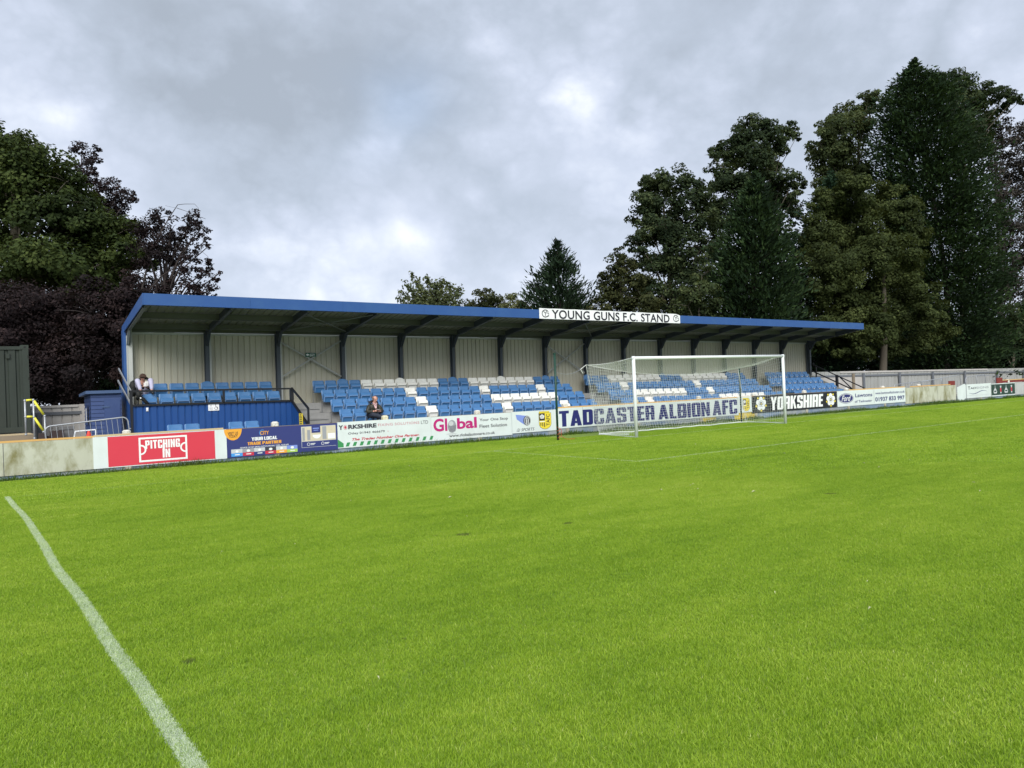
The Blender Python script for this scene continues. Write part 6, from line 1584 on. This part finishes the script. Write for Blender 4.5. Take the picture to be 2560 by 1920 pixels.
tree('willow_bush', 'pale green bushy tree left of the spire-shaped conifer', 1275, 62, [(1262, 758, 20), (1285, 755, 20), (1300, 765, 16), (1270, 775, 24), (1295, 780, 20), (1255, 775, 18)], LF['pale'], (.2, .12), 2.0, .12, seed=13)
tree('red_leaved_bush', 'reddish brown bush touching the spire-shaped conifer on its left', 1315, 61, [(1312, 765, 16), (1325, 775, 18), (1308, 780, 16)], LF['bronze'], (.2, .12), 2.4, .10, seed=14)
tree('willow_bush', 'pale bush in the gap right of the spire-shaped conifer', 1472, 63, [(1468, 775, 14), (1480, 782, 14), (1460, 790, 14)], LF['pale'], (.2, .12), 2.4, .10, seed=15)
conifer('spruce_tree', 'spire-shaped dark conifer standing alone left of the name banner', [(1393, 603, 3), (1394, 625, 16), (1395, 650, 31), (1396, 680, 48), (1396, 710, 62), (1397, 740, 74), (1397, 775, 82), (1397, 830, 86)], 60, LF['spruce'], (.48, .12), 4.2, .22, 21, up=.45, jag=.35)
tree('bronze_cypress_tree', 'bronze green tree with a blunt peak behind the name banner', 1560, 58, [(1552, 636, 17), (1545, 662, 24), (1565, 668, 24), (1535, 695, 32), (1570, 700, 34), (1600, 715, 28), (1520, 735, 34), (1560, 745, 44), (1605, 750, 40), (1510, 770, 30), (1545, 790, 44), (1600, 790, 44), (1630, 760, 24)], LF['bronze'], (.22, .14), 3.0, .22, seed=22)
tree('lime_tree', 'broad flat-topped lime tree behind the right end of the name banner', 1690, 60, [(1625, 470, 26), (1650, 465, 32), (1690, 458, 30), (1725, 465, 26), (1610, 505, 30), (1660, 515, 42), (1720, 510, 40), (1752, 490, 22), (1602, 555, 26), (1645, 570, 46), (1705, 570, 48), (1755, 550, 32), (1592, 610, 24), (1635, 630, 42), (1700, 640, 50), (1755, 620, 34), (1600, 655, 20), (1640, 690, 44), (1700, 705, 50), (1750, 690, 34), (1630, 745, 36), (1690, 765, 50), (1745, 760, 34), (1650, 790, 40)], LF['lime2'], (.24, .15), 3.8, .34, seed=23, spread=.4, rk=1.4)
tree('lime_tree', 'tall domed lime tree rising above the bright green cypress', 1880, 64, [(1878, 325, 32), (1915, 325, 32), (1845, 350, 28), (1875, 370, 38), (1920, 370, 36), (1815, 370, 22), (1790, 378, 20), (1775, 390, 12), (1950, 345, 26), (1978, 330, 18), (1990, 345, 10), (1800, 405, 20), (1840, 400, 32), (1895, 410, 38), (1935, 400, 30), (1955, 375, 16), (1860, 440, 36), (1910, 450, 36), (1785, 445, 24), (1820, 455, 34), (1790, 490, 34), (1840, 500, 44), (1900, 500, 44), (1950, 465, 28), (1985, 450, 22), (1998, 465, 14), (1960, 500, 28), (1985, 490, 16), (1780, 540, 30), (1820, 560, 42), (1960, 540, 30), (1985, 545, 16), (1780, 600, 30), (1800, 650, 34), (1975, 590, 22), (1990, 640, 22), (1985, 690, 24)], LF['lime2'], (.24, .15), 3.8, .36, seed=24, spread=.35, rk=1.35)
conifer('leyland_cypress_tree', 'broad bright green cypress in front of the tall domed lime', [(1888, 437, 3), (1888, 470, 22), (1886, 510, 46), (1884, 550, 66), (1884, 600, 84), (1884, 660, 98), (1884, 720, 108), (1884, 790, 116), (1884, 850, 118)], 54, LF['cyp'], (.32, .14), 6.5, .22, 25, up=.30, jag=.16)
tree('lime_bush', 'pale rounded growth at the left foot of the bright green cypress', 1745, 52, [(1755, 690, 26), (1745, 730, 34), (1720, 765, 34), (1765, 770, 34), (1740, 800, 36), (1700, 790, 24)], LF['lime'], (.22, .14), 2.6, .14, seed=26)
conifer('cypress_tree', 'dark conifer half hidden behind the left side of the olive maple', [(2080, 430, 3), (2078, 470, 30), (2075, 510, 52), (2070, 560, 66), (2062, 620, 82), (2055, 700, 90), (2050, 800, 95), (2050, 860, 95)], 62, LF['cypd'], (.34, .14), 5.0, .3, 27, up=.15, jag=.28)
tree('lime_tree', 'pale lime tree left of the towering cypress', 2110, 70, [(2100, 290, 26), (2125, 285, 22), (2075, 320, 28), (2110, 335, 38), (2050, 360, 28), (2090, 375, 36), (2140, 350, 36), (2035, 385, 18), (2055, 405, 28), (2095, 415, 36), (2140, 410, 36), (2170, 250, 18), (2190, 240, 18), (2160, 300, 28), (2180, 280, 26), (2070, 445, 30), (2110, 455, 34), (2060, 470, 20), (2150, 460, 34)], LF['lime'], (.25, .16), 3.6, .3, seed=28, spread=.35, rk=1.4)
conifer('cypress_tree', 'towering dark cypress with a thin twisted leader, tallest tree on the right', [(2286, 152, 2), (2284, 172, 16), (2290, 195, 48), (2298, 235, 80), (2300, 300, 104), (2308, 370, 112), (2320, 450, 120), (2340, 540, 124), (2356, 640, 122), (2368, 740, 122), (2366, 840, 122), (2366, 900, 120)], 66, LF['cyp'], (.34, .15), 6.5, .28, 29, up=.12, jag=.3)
tree('lime_tree', 'high lime with a spreading right arm behind the towering cypress', 2420, 74, [(2345, 215, 24), (2375, 205, 26), (2410, 215, 28), (2440, 232, 26), (2470, 240, 24), (2495, 240, 18), (2518, 238, 14), (2535, 248, 16), (2548, 255, 9), (2525, 262, 16), (2390, 255, 34), (2430, 275, 34), (2465, 280, 28), (2410, 315, 36), (2445, 325, 32), (2470, 310, 20), (2420, 370, 32), (2450, 370, 26)], LF['lime2'], (.25, .16), 3.6, .36, seed=30, spread=.35, rk=1.45)
tree('dark_leaved_tree', 'thin dark purple-grey tree at the right edge, sky showing through it', 2510, 76, [(2480, 330, 22), (2515, 320, 22), (2550, 330, 24), (2470, 370, 28), (2510, 370, 32), (2555, 370, 32), (2590, 350, 36), (2480, 420, 32), (2525, 430, 38), (2570, 430, 38), (2490, 490, 34), (2540, 490, 38), (2590, 500, 40), (2490, 550, 32), (2530, 560, 40), (2580, 570, 40), (2500, 620, 34), (2545, 640, 40), (2590, 640, 40), (2505, 690, 34), (2550, 700, 34), (2535, 745, 34), (2490, 740, 34)], LF['grey'], (.24, .15), 2.2, .3, 'bark_dark', seed=31, spread=.4, sub=16)
tree('maple_tree', 'olive green maple with a visible pale trunk behind the fence', 2210, 58, [(2140, 455, 32), (2105, 475, 32), (2070, 490, 28), (2160, 485, 36), (2050, 530, 34), (2095, 530, 44), (2150, 530, 48), (2205, 505, 40), (2235, 490, 26), (2265, 520, 32), (2290, 520, 18), (2030, 590, 30), (2070, 590, 46), (2130, 600, 50), (2195, 580, 50), (2255, 570, 42), (2290, 590, 28), (2040, 650, 36), (2095, 660, 50), (2160, 660, 52), (2225, 650, 50), (2285, 655, 34), (2050, 715, 38), (2110, 730, 52), (2180, 735, 54), (2250, 725, 48), (2300, 720, 32), (2330, 765, 30), (2060, 780, 34), (2120, 795, 46), (2190, 800, 46), (2260, 790, 44), (2310, 795, 30), (2345, 790, 20), (2090, 840, 30), (2150, 845, 34), (2230, 838, 34), (2100, 875, 30), (2160, 872, 34), (2215, 868, 26), (2250, 872, 36), (2300, 862, 34), (2180, 700, 50), (2200, 640, 50), (2200, 770, 50), (2190, 820, 44), (2340, 830, 34), (2060, 830, 36), (2030, 860, 34)], LF['olive'], (.19, .14), 4.4, .30, seed=32, spread=.4, top=(2205, 600), sub=11, lobelim=False, rk=1.32)
tree('laurel_bush', 'dark evergreen undergrowth behind the fence at the right', 2400, 72, [(2330, 850, 40), (2390, 860, 46), (2450, 850, 44), (2520, 860, 44), (2580, 850, 50), (2350, 905, 40), (2420, 905, 44), (2490, 905, 44), (2560, 905, 44), (2620, 900, 44)], LF['dark'], (.24, .15), 3.2, .16, seed=33, cat='bush')
tree('hazel_bush', 'lighter green leafy bush at the right edge above the fence', 2530, 68, [(2520, 790, 30), (2550, 775, 30), (2580, 790, 40), (2505, 830, 28), (2545, 825, 34), (2500, 870, 26), (2540, 870, 30), (2480, 850, 22)], LF['lime2'], (.24, .15), 2.4, .14, seed=34, cat='bush')
tree('yew_hedge', 'very dark hedge behind the fence below the olive maple', 2130, 78, [(u, v, 48) for u in range(1960, 2700, 52) for v in (905, 850)] , LF['dark'], (.3, .2), 3.4, .16, seed=35, cat='hedge', spread=.12, trunk=False)
tree('yew_hedge', 'very dark hedge behind the pale fence at the left', 60, 40, [(u, v, 60) for u in range(-120, 330, 62) for v in (960, 880)], LF['dark'], (.24, .16), 3.2, .16, seed=36, cat='hedge', spread=.12, trunk=False)
# fallen leaves and clippings on the turf
lm = mat('fallen_leaf', (.46, .46, .28), .7, .3, 20.0)
fl = MB(); r_ = np.random.default_rng(8)
for k in range(46):
    u, v = r_.uniform(500, 2540), r_.uniform(1060, 1300) if k < 38 else r_.uniform(1300, 1750)
    p = gnd(u, v); 
    if p[1] > 3.0 or p[0] > 60: continue
    a = r_.uniform(0, 6.28); s_ = r_.uniform(.015, .04) * (1 if v < 1250 else .4); c_, s2 = math.cos(a) * s_, math.sin(a) * s_
    fl.add([(p[0] - c_, p[1] - s2, .024), (p[0] + s2 * .5, p[1] - c_ * .5, .040), (p[0] + c_, p[1] + s2, .036), (p[0] - s2 * .5, p[1] + c_ * .5, .045)], [(0, 1, 2, 3)])
o = fl.build('fallen_leaves', lm); tag(o, kind='stuff')
